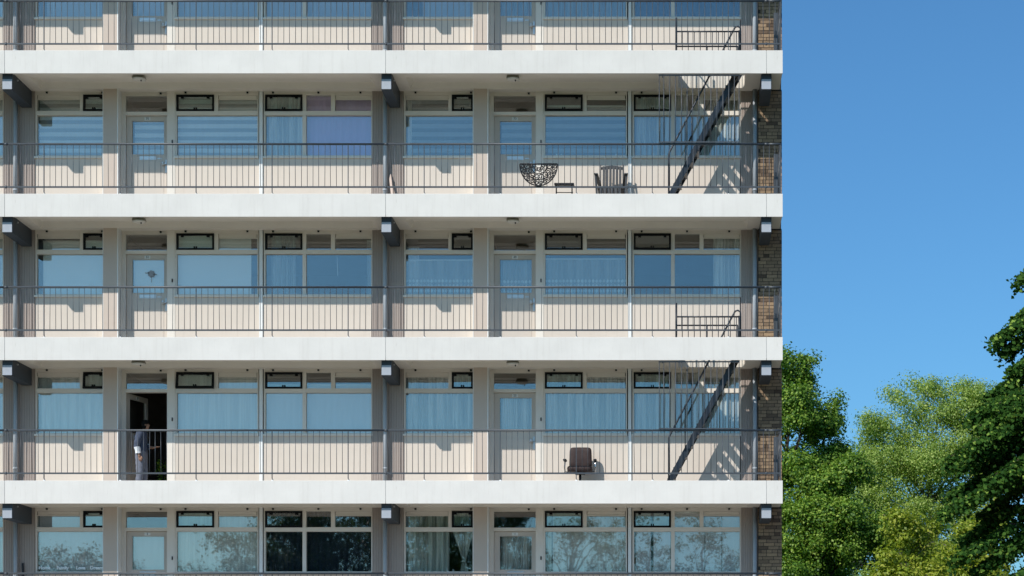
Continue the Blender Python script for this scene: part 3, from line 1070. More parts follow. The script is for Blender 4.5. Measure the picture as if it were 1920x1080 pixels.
def hatch_guard(fl, label):
    z = TOP[fl]
    y = 1.19
    x0, x1 = Xw(1268, 0.2), Xw(1386, 0.2)
    t = tag(empty('hatch_guard', (x0, 0.24, z + FLOOR + 0.012)), label, 'railing', 'guards round the stair hatches')
    yy = 0.235
    zt = z + 0.44
    zf = z + FLOOR + 0.013
    put('post', MB().tube([(x0, yy, zf), (x0, yy, z + 0.71)], 0.02, 8).mesh('post', 'stair_paint', True), t, (0, 0, 0))
    put('post', MB().tube([(x1, yy, zf), (x1, yy, zt + 0.02)], 0.018, 8).mesh('post', 'stair_paint', True), t, (0, 0, 0))
    put('top_rail', MB().tube([(x0, yy, zt), (x1, yy, zt)], 0.016, 8).mesh('top_rail', 'stair_paint', True), t, (0, 0, 0))
    k = 1
    while x0 + k * 0.118 < x1 - 0.03:
        put('baluster', cached('hbal', lambda: MB().tube([(0, 0, FLOOR + 0.013), (0, 0, 0.435)], 0.008, 6).mesh('baluster', 'stair_paint', True)), t, (x0 + k * 0.118, yy, z))
        k += 1
    # rear and left side of the opening
    yb = 1.18
    put('rear_rail', MB().tube([(x0, yy, zt), (x0, yb, zt), (x1, yb, zt)], 0.016, 8).mesh('rear_rail', 'stair_paint', True), t, (0, 0, 0))
    for xx in (x0, (x0 + x1) / 2, x1):
        put('post', MB().tube([(xx, yb, zf), (xx, yb, zt)], 0.015, 8).mesh('post', 'stair_paint', True), t, (0, 0, 0))
    return t


def bar_screen(fl, label):
    z = TOP[fl]
    y = 0.045
    xs = [1236.2, 1244.6, 1255.7, 1266.8, 1278, 1288.4, 1299, 1310.4, 1321.4, 1333, 1344.4, 1355.6, 1366.6, 1377, 1385.8]
    zt = Zw(141, y) - TOP['A'] + z
    zb = Zw(266.3, y) - TOP['A'] + z
    t = tag(empty('bar_screen', (Xw(1236, y), y, zb)), label, 'screen', 'hanging bar screens beside the stairs')
    put('top_bar', MB().box(Xw(1235, y), Xw(1387, y), y - 0.012, y + 0.012, zt - 0.012, zt + 0.012).mesh('top_bar', 'rail_paint'), t, (0, 0, 0))
    put('bottom_bar', MB().box(Xw(1235, y), Xw(1387, y), y - 0.009, y + 0.009, zb - 0.011, zb + 0.011).mesh('bottom_bar', 'rail_paint'), t, (0, 0, 0))
    for x in xs:
        put('bar', cached('sbar', lambda: MB().tube([(0, 0, 0), (0, 0, zt - zb - 0.014)], 0.0085, 6).mesh('bar', 'rail_paint', True)), t, (Xw(x, y), y, zb))
    for x in (1242, 1380):
        put('bracket', MB().box(Xw(x, y) - 0.01, Xw(x, y) + 0.01, y, 0.09, zb - 0.03, zb - 0.012).box(Xw(x, y) - 0.01, Xw(x, y) + 0.01, y + 0.013, 0.2, zt - 0.004, zt + 0.004)
            .mesh('bracket', 'rail_paint'), t, (0, 0, 0))


stair('A', 'steep dark steel stair rising behind the bars on the second gallery row')
stair('C', 'steep dark steel stair rising behind the bars on the fourth gallery row')
hatch_guard('E', 'low dark guard rail round the stair hatch on the top gallery row')
hatch_guard('B', 'low dark guard rail round the stair hatch on the middle gallery row')
bar_screen('A', 'screen of thin hanging bars before the stair on the second gallery row')
bar_screen('C', 'screen of thin hanging bars before the stair on the fourth gallery row')


# ------------------------------------------------------------------ curtains and blinds
YCU = 1.535


def pleats(w, h, pitch, amp, seed=0, flare=0.0):
    """hanging cloth, folds uneven, thin but double-sided with a hem"""
    rnd = random.Random(seed)
    n = max(8, int(w / pitch * 8))
    nz = 6
    b = MB()
    ph = 0.0
    xs, off = [], []
    for k in range(n + 1):
        xs.append(w * k / n)
        ph += (2 * math.pi / 8) * rnd.uniform(0.75, 1.3)
        off.append((ph, amp * rnd.uniform(0.6, 1.25)))
    for j in range(nz + 1):
        zf = j / nz
        for k in range(n + 1):
            p_, a_ = off[k]
            b.v.append((xs[k] + 0.006 * math.sin(p_ * 0.37 + zf * 2), math.sin(p_ + 0.5 * (1 - zf)) * a_ * (1.15 - 0.35 * zf), h * zf))
    for j in range(nz):
        for k in range(n):
            i = j * (n + 1) + k
            b.f.append((i, i + 1, i + n + 2, i + n + 1))
    i = len(b.v)
    b.box(0, w, -amp, amp, -0.002, 0.012)          # weighted hem
    return b


WNAME = {'W1': 'left of', 'W2': 'just right of', 'W3': 'far right of'}


def curtain(fl, bay, x0, x1, z0, z1, mat, label, pitch=0.07, amp=0.016, seed=1, y=YCU):
    """hung inside; x in bay pixels (left-bay reading), z in second-row pixels (top, bottom)"""
    xa, xb = JOINT[bay] + U(x0), JOINT[bay] + U(x1)
    za, zb = TOP[fl] + Zr(z1), TOP[fl] + Zr(z0)
    me = pleats(xb - xa, zb - za, pitch, amp, seed).mesh('curtain', mat, True)
    t = tag(empty('curtain', (xa, y, za)), label, 'curtain', 'curtains hung behind the windows')
    put('cloth', me, t, (xa, y, za))
    put('curtain_rail', MB().box(0, xb - xa, -0.01, 0.01, 0, 0.02).mesh('curtain_rail', 'white_frame'), t, (xa, y, zb + 0.002))
    return t


def roller(fl, bay, x0, x1, z0, z1, mat, label, y=1.515):
    xa, xb = JOINT[bay] + U(x0), JOINT[bay] + U(x1)
    za, zb = TOP[fl] + Zr(z1), TOP[fl] + Zr(z0)
    t = tag(empty('roller_blind', (xa, y, za)), label, 'blind', 'roller blinds behind the windows')
    w, h = xb - xa, zb - za
    put('fabric', MB().box(0, w, 0, 0.004, 0.02, h - 0.03).mesh('fabric', mat), t, (xa, y, za))
    put('bottom_bar', MB().box(0, w, -0.006, 0.008, 0, 0.02).mesh('bottom_bar', 'blind_white'), t, (xa, y, za))
    put('roller', MB().tube([(0, 0.0, h - 0.005), (w, 0.0, h - 0.005)], 0.024, 8).mesh('roller', 'blind_white', True), t, (xa, y, za))
    return t


def venetian(fl, bay, x0, x1, z0, z1, label, y=1.55, tilt=48):
    xa, xb = JOINT[bay] + U(x0), JOINT[bay] + U(x1)
    za, zb = TOP[fl] + Zr(z1), TOP[fl] + Zr(z0)
    t = tag(empty('venetian_blind', (xa, y, za)), label, 'blind', 'slatted blinds of the top row')
    w, h = xb - xa, zb - za
    n = int(h / 0.052)
    sl = cached(('slat', round(w, 3)), lambda: MB().obox((0, 0, 0), (w, 0, 0), 0.056, 0.002, Vector((0, math.cos(R(tilt)), -math.sin(R(tilt))))).mesh('slat', 'blind_slat'))
    for k in range(n):
        put('slat', sl, t, (xa, y, za + 0.03 + k * 0.052))
    put('head_rail', MB().box(0, w, -0.02, 0.02, 0, 0.03).mesh('head_rail', 'blind_white'), t, (xa, y, zb - 0.03))
    for f_ in (0.12, 0.88):
        put('cord', MB().box(w * f_ - 0.004, w * f_ + 0.004, -0.032, -0.03, 0, h).mesh('cord', 'blind_white'), t, (xa, y, za))


# second row (A)
roller('A', 1, 71, 195.5, 178, 291, 'blind_stripe', 'pale blue banded roller blind in the window left of door 75')
roller('A', 1, 248, 308, 222, 291, 'blind_stripe', 'narrow banded roller blind behind the glass of door 75', y=1.6)
roller('A', 1, 331, 482, 178, 291, 'blind_stripe', 'wide pale banded roller blind in the window just right of door 75')
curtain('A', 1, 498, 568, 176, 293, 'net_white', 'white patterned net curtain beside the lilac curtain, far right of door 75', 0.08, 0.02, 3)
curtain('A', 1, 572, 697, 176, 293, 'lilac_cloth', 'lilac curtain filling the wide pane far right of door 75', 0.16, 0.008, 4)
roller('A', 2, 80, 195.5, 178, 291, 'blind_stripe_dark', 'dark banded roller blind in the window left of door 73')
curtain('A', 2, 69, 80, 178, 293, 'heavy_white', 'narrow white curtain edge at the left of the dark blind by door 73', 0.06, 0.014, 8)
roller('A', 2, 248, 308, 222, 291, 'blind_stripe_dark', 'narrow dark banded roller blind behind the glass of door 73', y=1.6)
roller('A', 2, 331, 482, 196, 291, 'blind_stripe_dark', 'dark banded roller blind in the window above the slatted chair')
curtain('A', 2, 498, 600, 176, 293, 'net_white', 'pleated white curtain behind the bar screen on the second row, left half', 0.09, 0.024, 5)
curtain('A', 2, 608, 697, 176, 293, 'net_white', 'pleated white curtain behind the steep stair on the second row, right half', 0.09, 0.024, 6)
# third row (B)
roller('B', 1, 78, 195.5, 190, 292, 'blind_white', 'plain white roller blind in the window left of door 51')
roller('B', 1, 246, 310, 222, 292, 'blind_white', 'white roller blind behind the glass of door 51', y=1.6)
roller('B', 1, 331, 469, 178, 292, 'blind_white', 'plain white roller blind stopping short in the window just right of door 51')
curtain('B', 1, 506, 552, 180, 293, 'net_thin', 'thin net curtain gathered in the narrow pane far right of door 51', 0.10, 0.02, 7)
curtain('B', 1, 686, 697, 190, 293, 'net_thin', 'sliver of net curtain at the far edge of the dark window of flat 51', 0.05, 0.012, 9)
curtain('B', 2, 69, 196, 226, 292, 'lace_net', 'half height lace curtain in the window left of door 49', 0.10, 0.008, 10)
curtain('B', 2, 69, 92, 200, 292, 'net_white', 'white curtain edge beside the lace in the window left of door 49', 0.08, 0.014, 11, y=1.66)
curtain('B', 2, 246, 310, 222, 292, 'lace_net', 'pleated lace curtain behind the glass of door 49', 0.09, 0.016, 12, y=1.62)
curtain('B', 2, 331, 482, 224, 292, 'lace_net', 'half height lace curtain in the window just right of door 49', 0.10, 0.008, 13)
curtain('B', 2, 646, 697, 178, 293, 'net_white', 'white net curtain drawn to the right edge above the middle hatch guard', 0.07, 0.016, 14)
# fourth row (C)
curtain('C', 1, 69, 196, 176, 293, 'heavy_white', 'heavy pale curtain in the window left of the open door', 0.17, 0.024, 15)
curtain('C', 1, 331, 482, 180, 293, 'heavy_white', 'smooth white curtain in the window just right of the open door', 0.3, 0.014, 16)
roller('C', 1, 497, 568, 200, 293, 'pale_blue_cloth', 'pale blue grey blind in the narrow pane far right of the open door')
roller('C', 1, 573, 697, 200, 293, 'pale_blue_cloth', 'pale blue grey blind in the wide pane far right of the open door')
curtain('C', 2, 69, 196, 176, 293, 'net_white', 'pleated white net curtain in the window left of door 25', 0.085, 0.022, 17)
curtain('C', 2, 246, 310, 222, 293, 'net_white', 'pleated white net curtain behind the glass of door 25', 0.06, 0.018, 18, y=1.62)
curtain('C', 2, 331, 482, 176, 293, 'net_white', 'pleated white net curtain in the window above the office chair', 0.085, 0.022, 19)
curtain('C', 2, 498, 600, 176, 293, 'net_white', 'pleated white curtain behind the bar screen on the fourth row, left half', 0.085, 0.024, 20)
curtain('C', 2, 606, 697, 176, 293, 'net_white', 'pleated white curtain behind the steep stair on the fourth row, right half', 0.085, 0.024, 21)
# lowest row (D)
roller('D', 1, 71, 195.5, 178, 293, 'pale_blue_cloth', 'pale grey blind behind the window with four white words')
roller('D', 1, 246, 310, 222, 293, 'pale_blue_cloth', 'plain pale blind behind the glass of door 3', y=1.6)
curtain('D', 1, 331, 482, 178, 293, 'heavy_white', 'pale smooth curtain in the lowest row window just right of door 3', 0.35, 0.012, 23)
curtain('D', 1, 498, 697, 176, 293, 'dark_sheet', 'added dark sheet standing in for the unlit room behind the tree reflecting window far right of door 3', 0.12, 0.02, 24)  # dark sheet added in place of the unlit room
curtain('D', 2, 69, 150, 176, 293, 'net_grey', 'grey pleated curtain left of the tied curtain in the lowest row', 0.11, 0.028, 25)
curtain('D', 2, 247, 309, 224, 293, 'net_white', 'tightly pleated curtain behind the glass of door 1', 0.055, 0.02, 26, y=1.62)
curtain('D', 2, 344, 482, 176, 293, 'heavy_white', 'white curtain in the lowest row window just right of door 1', 0.3, 0.012, 27)
curtain('D', 2, 331, 343, 176, 293, 'net_grey', 'narrow grey curtain edge at the left of the lowest row white curtain', 0.07, 0.016, 28)
for k, (a, c) in enumerate(((501, 529), (534, 566), (573, 630), (631, 662), (663, 697))):
    roller('D', 2, a, c, 178, 293, 'net_grey' if False else 'pale_blue_cloth',
           ('first', 'second', 'third', 'fourth', 'last')[k] + ' grey fabric panel from the left in the lowest window beside the brick pier')
# top row (E)
venetian('E', 1, 84, 195, 178, 292, 'grey slatted blind in the top row window at the far left')
venetian('E', 1, 248, 308, 222, 292, 'grey slatted blind behind the glass of the left top row door', y=1.61)
venetian('E', 1, 332, 482, 178, 292, 'grey slatted blind just right of the left top row door')
venetian('E', 1, 498, 567, 178, 292, 'narrow grey slatted blind in the middle of the top row')
venetian('E', 1, 574, 697, 178, 292, 'wide grey slatted blind left of the middle top row downpipe')
venetian('E', 2, 100, 195, 178, 292, 'slatted blind in the top row window right of the middle downpipe')
curtain('E', 2, 246, 310, 222, 293, 'net_thin', 'thin net behind the glass of the right top row door', 0.06, 0.014, 31, y=1.62)
curtain('E', 2, 331, 482, 178, 293, 'net_thin', 'thin net curtain just right of the right top row door', 0.1, 0.014, 32)
curtain('E', 2, 498, 697, 178, 293, 'dark_sheet', 'dark drape in the top row window above the stair hatch guard', 0.1, 0.02, 33)
# left sliver bay
for fl in 'DCBAE':
    curtain(fl, 0, 600, 697, 178, 293, 'net_white', f'pale curtain in the sliver of window at the left edge, {ROW[fl]} row', 0.12, 0.016, 40 + ord(fl))


# tied-back curtain of the lowest right flat
def tied():
    b = MB()
    w, h = 0.44, WZ['g1'] - WZ['g0'] + 0.02
    nz, n = 14, 28
    for j in range(nz + 1):
        t = j / nz
        zt = 0.27
        if t > zt:
            s = ((t - zt) / (1 - zt)) ** 1.15
            half = 0.035 + (w / 2 - 0.035) * s
        else:
            half = 0.035 + 0.05 * ((zt - t) / zt) ** 0.7
        cxn = 0.0 + 0.02 * (1 - t)
        for k in range(n + 1):
            u = k / n * 2 - 1
            b.v.append((cxn + u * half, math.sin(k * 1.35) * 0.016 + math.sin(k * 0.55) * 0.008, h * t))
    for j in range(nz):
        for k in range(n):
            i = j * (n + 1) + k
            b.f.append((i, i + 1, i + n + 2, i + n + 1))
    return b.mesh('cloth', 'net_grey', True)


xt = JOINT[2] + U(176.5)
t = tag(empty('curtain', (xt, YCU, TOP['D'] + WZ['g0'])), 'grey green curtain tied at its waist beside a dark gap, lowest row', 'curtain', 'curtains hung behind the windows')
put('cloth', tied(), t, (xt, YCU, TOP['D'] + WZ['g0'] - 0.01))
put('tie', MB().ring([(0.04, -0.02), (0.048, 0.0), (0.04, 0.02)], 12).mesh('tie', 'net_grey', True), t, (xt + 0.015, YCU, TOP['D'] + WZ['g0'] + 0.22))
curtain('D', 2, 156, 196, 178, 208, 'net_grey', 'short grey curtain behind the small dark sash left of door 1', 0.08, 0.018, 51)

# blind cord of the dark window, words stuck on the pane, flower sticker
xc = JOINT[1] + U(630)
tag(put('blind_cord', MB().tube([(0, 0, 0.0), (-0.006, 0, 0.2), (-0.012, 0, 0.41)], 0.006, 6).mesh('blind_cord', 'white_frame', True), None, (xc + 0.01, 1.56, TOP['B'] + Zr(254))),
    'white pull cord hanging in the dark window far right of door 51', 'cord')
for word, px in (('Home', 82), ('Family', 116), ('Love', 150), ('Dream', 180)):
    tag(put('window_lettering', text_mesh('window_lettering', word, 0.094, 'letter_white', 0.002, 0.0035), None, (JOINT[1] + U(px), YG - 0.004, TOP['D'] + WZ['g0'] + 0.075)),
        f'white stick-on word {word} at the bottom of a lowest row window', 'lettering', 'words stuck on the window')
# pale bloom on the door glass of 51
b = MB()
for k in range(7):
    a = 2 * math.pi * k / 7
    b.ring([(0.0, -0.001), (0.028, -0.001), (0.028, 0.001), (0.0, 0.001)], 8, (0.05 * math.cos(a), 0.05 * math.sin(a), 0))
b.ring([(0.0, -0.0012), (0.03, -0.0012), (0.03, 0.0012), (0.0, 0.0012)], 10)
b.box(-0.006, 0.006, -0.17, -0.05, -0.001, 0.001)
b.box(-0.13, -0.04, 0.01, 0.03, -0.001, 0.001).box(0.04, 0.11, -0.02, 0.0, -0.001, 0.001)
me = b.mesh('flower_sticker', 'end_plate_paint')
me.transform(Matrix.Rotation(R(90), 4, 'X'))
tag(put('flower_sticker', me, None, (JOINT[1] + U(281), YD + 0.012, TOP['B'] + Zr(251))), 'grey flower sticker on the glass of door 51', 'sticker')
# small ornaments on sills
for fl, bay, px, lab in (('D', 2, 147, 'small white ornament on the sill beside the tied curtain'), ('D', 2, 158, 'low pale figurine on the sill right of the small white ornament'),
                          ('A', 2, 352, 'slim white candlestick on the sill right of door 73, the left one'), ('A', 2, 361, 'slim white candlestick on the sill right of door 73, the right one'),
                          ('A', 2, 464, 'small white bird ornament on the sill above the slatted chair')):
    h_ = 0.085 if px == 147 else 0.05
    tag(put('ornament', MB().ring([(0.022, 0), (0.026, h_ * 0.3), (0.014, h_ * 0.6), (0.02, h_ * 0.8), (0.008, h_)], 10).mesh('ornament', 'number_white', True), None,
            (JOINT[bay] + U(px), 1.49, TOP[fl] + WZ['g0'] + 0.001)), lab, 'ornament')

# ------------------------------------------------------------------ things on the galleries
# half-round iron doormat hooked over the balustrade
YM = YR - 0.03
mx, mz = Xw(1010, YM), Zw(307.5, YM)
mr = Xw(1045.2, YM) - mx
mh = mz - Zw(348, YM)
mat = tag(empty('iron_doormat', (mx, YM, mz - mh)), 'black half round scrollwork iron doormat hung on the balustrade by door 73', 'doormat')


def ell(a0, a1, fr, n=20):
    return [(mr * fr * math.cos(a0 + (a1 - a0) * k / n), 0, -mh * fr * math.sin(a0 + (a1 - a0) * k / n)) for k in range(n + 1)]


put('rim', MB().tube(ell(0, math.pi, 1.0, 32), 0.014, 6).tube([(-mr, 0, 0), (mr, 0, 0)], 0.014, 6).mesh('rim', 'iron_black', True), mat, (mx, YM, mz))
put('inner_arch', MB().tube(ell(0, math.pi, 0.74, 26), 0.010, 6).tube(ell(0, math.pi, 0.45, 20), 0.010, 6).mesh('inner_arch', 'iron_black', True), mat, (mx, YM, mz))


def scroll(r, turns, r0=0.0105):
    pts = []
    n = 26
    for k in range(n + 1):
        q = k / n
        a = q * turns * 2 * math.pi
        rr = r * (1 - 0.8 * q)
        pts.append((rr * math.cos(a), 0, rr * math.sin(a)))
    return MB().tube(pts, r0, 5).mesh('scroll', 'iron_black', True)


s_big, s_mid, s_small = scroll(0.066, 1.6), scroll(0.047, 1.5), scroll(0.05, 1.4)
for k in range(12):
    a = math.pi * (k + 0.5) / 12
    put('scroll', s_mid, mat, (mx + mr * 0.87 * math.cos(a), YM, mz - mh * 0.87 * math.sin(a)), (0, random.uniform(0, 6), 0))
for k in range(8):
    a = math.pi * (k + 0.5) / 8
    put('scroll', s_big, mat, (mx + mr * 0.6 * math.cos(a), YM, mz - mh * 0.6 * math.sin(a)), (0, a * 2, 0))
for k in range(5):
    a = math.pi * (k + 0.5) / 5
    put('scroll', s_small, mat, (mx + mr * 0.28 * math.cos(a), YM, mz - mh * 0.26 * math.sin(a)), (0, a, 0))
put('hook', MB().tube([(-0.2, 0, 0), (-0.2, 0.03, 0.02)], 0.006, 5).tube([(0.2, 0, 0), (0.2, 0.03, 0.02)], 0.006, 5).mesh('hook', 'iron_black', True), mat, (mx, YM, mz))

# small black folding stool: top plate, crossing legs, foot bars
zf = TOP['A'] + FLOOR + 0.012
ys = 0.55
sx0, sx1 = Xw(1040, ys), Xw(1077, ys)
st = tag(empty('folding_stool', ((sx0 + sx1) / 2, ys, zf)), 'small black metal folding stool below the iron doormat', 'stool')
sh = Zw(347.5, ys) - zf
put('seat', MB().box(sx0, sx1, ys - 0.14, ys + 0.14, zf + sh - 0.012, zf + sh).box(sx0, sx1, ys - 0.15, ys - 0.141, zf + sh - 0.03, zf + sh + 0.012).mesh('seat', 'iron_black'), st, (0, 0, 0))
for xx in (sx0 + 0.05, sx1 - 0.03):
    put('leg', MB().tube([(xx, ys - 0.13, zf + 0.005), (xx - 0.02, ys + 0.1, zf + sh - 0.012)], 0.009, 6).mesh('leg', 'iron_black', True), st, (0, 0, 0))
    put('leg', MB().tube([(xx - 0.03, ys + 0.13, zf + 0.005), (xx - 0.015, ys - 0.1, zf + sh - 0.012)], 0.009, 6).mesh('leg', 'iron_black', True), st, (0, 0, 0))
put('foot_bar', MB().tube([(sx0 + 0.03, ys - 0.13, zf + 0.012), (sx1 - 0.02, ys - 0.13, zf + 0.012)], 0.01, 6).mesh('foot_bar', 'iron_black', True), st, (0, 0, 0))
put('foot_bar', MB().tube([(sx0 + 0.03, ys - 0.13, Zw(361, ys - .13)), (sx1 - 0.02, ys - 0.13, Zw(361, ys - .13))], 0.008, 6).mesh('foot_bar', 'iron_black', True), st, (0, 0, 0))

# slatted garden chair, seen from the front: back facing the wall
yc = 1.03
cxm = Xw(1147.5, yc)
gc = tag(empty('garden_chair', (cxm, yc - 0.2, zf)), 'grey slatted garden chair with arched top rail on the second gallery row', 'chair')
hw = (Xw(1167.5, yc) - Xw(1127, yc)) / 2
zb_top = Zw(308.5, yc)
zseat = zf + 0.36
lean = 0.16
# back slats
for k in range(6):
    f_ = -1 + 2 * (k + 0.5) / 6
    put('back_slat', cached('bslat', lambda: MB().obox((0, -0.06, 0.0), (0, lean - 0.08, zb_top - zseat - 0.0), 0.018, 0.048, Vector((0, 1, 0))).mesh('back_slat', 'chair_wood')),
        gc, (cxm + f_ * (hw - 0.02), yc, zseat - 0.02))
put('top_rail', MB().prism([(-hw, 0.0), (-hw, 0.05), (-hw * .4, 0.075), (0, 0.085), (hw * .4, 0.075), (hw, 0.05), (hw, 0.0), (0, 0.018)], 'y', 0, 0.026).mesh('top_rail', 'chair_wood'),
    gc, (cxm, yc + lean - 0.09, zb_top - 0.085))
for s_ in (-1, 1):
    put('back_post', MB().obox((s_ * (hw + 0.012), -0.08, -0.36), (s_ * (hw + 0.012), lean - 0.08, zb_top - zseat + 0.01), 0.03, 0.022).mesh('back_post', 'chair_wood'), gc, (cxm, yc, zseat))
    # arm with its front leg
    put('leg', MB().obox((s_ * (hw + 0.05), -0.62, -0.36), (s_ * (hw + 0.09), -0.60, 0.22), 0.04, 0.04).mesh('leg', 'chair_wood'), gc, (cxm, yc, zseat))
    put('arm', MB().obox((s_ * (hw + 0.08), -0.66, 0.235), (s_ * (hw + 0.03), 0.0, 0.16), 0.02, 0.07, Vector((0, 0, 1))).mesh('arm', 'chair_wood'), gc, (cxm, yc, zseat))
for k in range(7):
    put('seat_slat', cached('sslat', lambda: MB().box(-hw - 0.05, hw + 0.05, -0.03, 0.03, -0.02, 0.0).mesh('seat_slat', 'chair_wood')), gc, (cxm, yc - 0.60 + k * 0.08, zseat - 0.06 + 0.03 * (6 - k) / 6))
for k in range(6):
    f_ = -1 + 2 * (k + 0.5) / 6
    put('front_slat', cached('fslat', lambda: MB().obox((0, 0, -0.30), (-0.02, 0.02, 0.0), 0.018, 0.05).mesh('front_slat', 'chair_wood')), gc, (cxm + f_ * hw, yc - 0.64, zseat - 0.035))

# office chair
zc_ = TOP['C'] + FLOOR + 0.012
yo = 0.99
ox = Xw(1088, yo)


def Zc(py, y):                      # read on the fourth row
    return Zw(py, y)


oc = tag(empty('office_chair', (ox, yo, zc_)), 'brown leather swivel office chair on the fourth gallery row', 'chair')
bt_, bb_ = Zc(837, yo), Zc(878, yo)
hwo = (Xw(1109.5, yo) - Xw(1066, yo)) / 2
bk = MB()
outl = []
for k in range(40):
    a = 2 * math.pi * k / 40
    ca, sa = math.cos(a), math.sin(a)
    ex = 0.28
    X_ = math.copysign(abs(ca) ** ex, ca)
    Z_ = math.copysign(abs(sa) ** ex, sa)
    wz = 1.0 - 0.06 * (Z_ + 1) * 0.5 - (0.12 if Z_ < -0.8 else 0)
    outl.append((X_ * hwo * wz, Z_ * (bt_ - bb_) / 2))
for (yy, s_) in ((-0.045, 0.86), (-0.06, 0.6), ):
    pass
layers = [(-0.062, 0.55), (-0.058, 0.8), (-0.042, 0.94), (0.0, 1.0), (0.03, 0.96), (0.045, 0.8)]
for (yy, s_) in layers:
    bk.v += [(u * s_, yy + 0.02 * (u / hwo) ** 2 * -1, w_ * (s_ if s_ < 1 else 1)) for (u, w_) in outl]
for j in range(len(layers) - 1):
    for k in range(40):
        k2 = (k + 1) % 40
        bk.f.append((j * 40 + k, j * 40 + k2, (j + 1) * 40 + k2, (j + 1) * 40 + k))
bk.f.append(tuple(range(40)))
bk.f.append(tuple(5 * 40 + k for k in range(40)))
put('backrest', bk.mesh('backrest', 'leather_brown', True), oc, (ox, yo + 0.16, (bt_ + bb_) / 2))
zs_ = Zc(880, yo)
seat = MB()
for (zz, s_) in ((-0.07, 0.8), (-0.055, 0.98), (0.0, 1.0), (0.03, 0.95), (0.045, 0.8)):
    for k in range(32):
        a = 2 * math.pi * k / 32
        ca, sa = math.cos(a), math.sin(a)
        seat.v.append((math.copysign(abs(ca) ** 0.35, ca) * 0.255 * s_, math.copysign(abs(sa) ** 0.35, sa) * 0.24 * s_, zz))
for j in range(4):
    for k in range(32):
        k2 = (k + 1) % 32
        seat.f.append((j * 32 + k, j * 32 + k2, (j + 1) * 32 + k2, (j + 1) * 32 + k))
seat.f.append(tuple(reversed(range(32)))); seat.f.append(tuple(4 * 32 + k for k in range(32)))
put('seat', seat.mesh('seat', 'leather_brown', True), oc, (ox, yo - 0.08, zs_))
put('back_bracket', MB().obox((0, 0.1, zs_ - 0.09), (0, 0.2, zs_ + 0.14), 0.012, 0.08).mesh('back_bracket', 'black_rubber'), oc, (ox, yo, 0))
for s_ in (-1, 1):
    ax = s_ * 0.30
    a_ = put('arm', MB().tube([(s_ * 0.24, 0.05, zs_ - 0.06), (ax, 0.05, zs_ - 0.055), (ax + s_ * 0.01, 0.03, zs_ + 0.02), (ax, 0.0, zs_ + 0.15)], 0.014, 8).mesh('arm', 'chrome', True), oc, (ox, yo - 0.08, 0))
    put('arm_pad', MB().box(ax - 0.035, ax + 0.035, -0.15, 0.12, zs_ + 0.15, zs_ + 0.185).mesh('arm_pad', 'black_rubber', bevel=0.012), a_, (ox, yo - 0.08, 0))
put('tilt_box', MB().box(-0.1, 0.1, -0.12, 0.1, zs_ - 0.115, zs_ - 0.071).mesh('tilt_box', 'black_rubber', bevel=0.01), oc, (ox, yo - 0.08, 0))
put('gas_lift', MB().tube([(0, 0, zc_ + 0.07), (0, 0, zs_ - 0.115)], 0.026, 10).mesh('gas_lift', 'black_rubber', True), oc, (ox, yo - 0.08, 0))
for k in range(5):
    a = 2 * math.pi * k / 5 + 0.5
    ex_, ey_ = math.cos(a) * 0.28, math.sin(a) * 0.28
    lg = put('leg', MB().tube([(0, 0, 0.10), (ex_ * 0.6, ey_ * 0.6, 0.085), (ex_, ey_, 0.065)], [0.028, 0.022, 0.016], 8).mesh('leg', 'black_rubber', True), oc, (ox, yo - 0.08, zc_))
    put('castor', MB().tube([(ex_ - 0.018, ey_, 0.028), (ex_ + 0.018, ey_, 0.028)], 0.027, 10).mesh('castor', 'black_rubber', True), lg, (ox, yo - 0.08, zc_))

# plank leaning by the middle pipe, dark stick at the lowest left
zf = TOP['A'] + FLOOR + 0.012
pl_top = Zw(327, 1.34)
tag(put('plank', MB().obox((Xw(739.5, 1.2), 1.12, zf + 0.01), (Xw(731.2, 1.35), 1.345, pl_top), 0.018, 0.045, Vector((0, 1, 0))).mesh('plank', 'pale_plank'), None, (0, 0, 0)),
    'pale wooden plank leaning on the ribbed panel right of the middle downpipe', 'plank')
zf = TOP['D'] + FLOOR + 0.012
tag(put('stick', MB().obox((Xw(46.5, 1.25), 1.2, zf + 0.005), (Xw(42.5, 1.34), 1.35, Zw(1056, 1.35)), 0.025, 0.035).mesh('stick', 'iron_black'), None, (0, 0, 0)),
    'short black stick leaning by the lower left downpipe', 'stick')

# ------------------------------------------------------------------ plants in the open doorway
def leafy(name, at, n, spread, h, mat, size, seed):
    rnd = random.Random(seed)
    b = MB()
    for k in range(n):
        a = rnd.uniform(0, 6.283)
        r = spread * math.sqrt(rnd.random())
        zz = h * rnd.random()
        p = Vector((math.cos(a) * r, math.sin(a) * r, zz))
        d = Vector((math.cos(a), math.sin(a), rnd.uniform(-0.3, 0.9))).normalized()
        s = d.orthogonal().normalized() * size * 0.3
        i = len(b.v)
        b.v += [tuple(p), tuple(p + d * size * 0.5 + s), tuple(p + d * size), tuple(p + d * size * 0.5 - s)]
        b.f += [(i, i + 1, i + 2), (i, i + 2, i + 3)]
    return b.mesh(name, mat)


zfc = TOP['C'] + FLOOR + 0.012
px_, py_ = Xw(308, 2.15), 2.15
t = tag(empty('potted_plant', (px_, py_, zfc)), 'leafy green plant in a clay pot just inside the open door', 'plant')
put('pot', MB().ring([(0.075, 0), (0.11, 0.2), (0.12, 0.2), (0.12, 0.23), (0.1, 0.23)], 14).mesh('pot', 'clay_pot', True), t, (px_, py_, zfc))
put('stem', MB().tube([(0, 0, 0.2), (0.01, 0, 0.4), (-0.02, 0.01, 0.62)], 0.01, 6).mesh('stem', 'bark', True), t, (px_, py_, zfc))
put('foliage', leafy('foliage', None, 130, 0.13, 0.5, 'leaf_green', 0.08, 5), t, (px_, py_, zfc + 0.25))

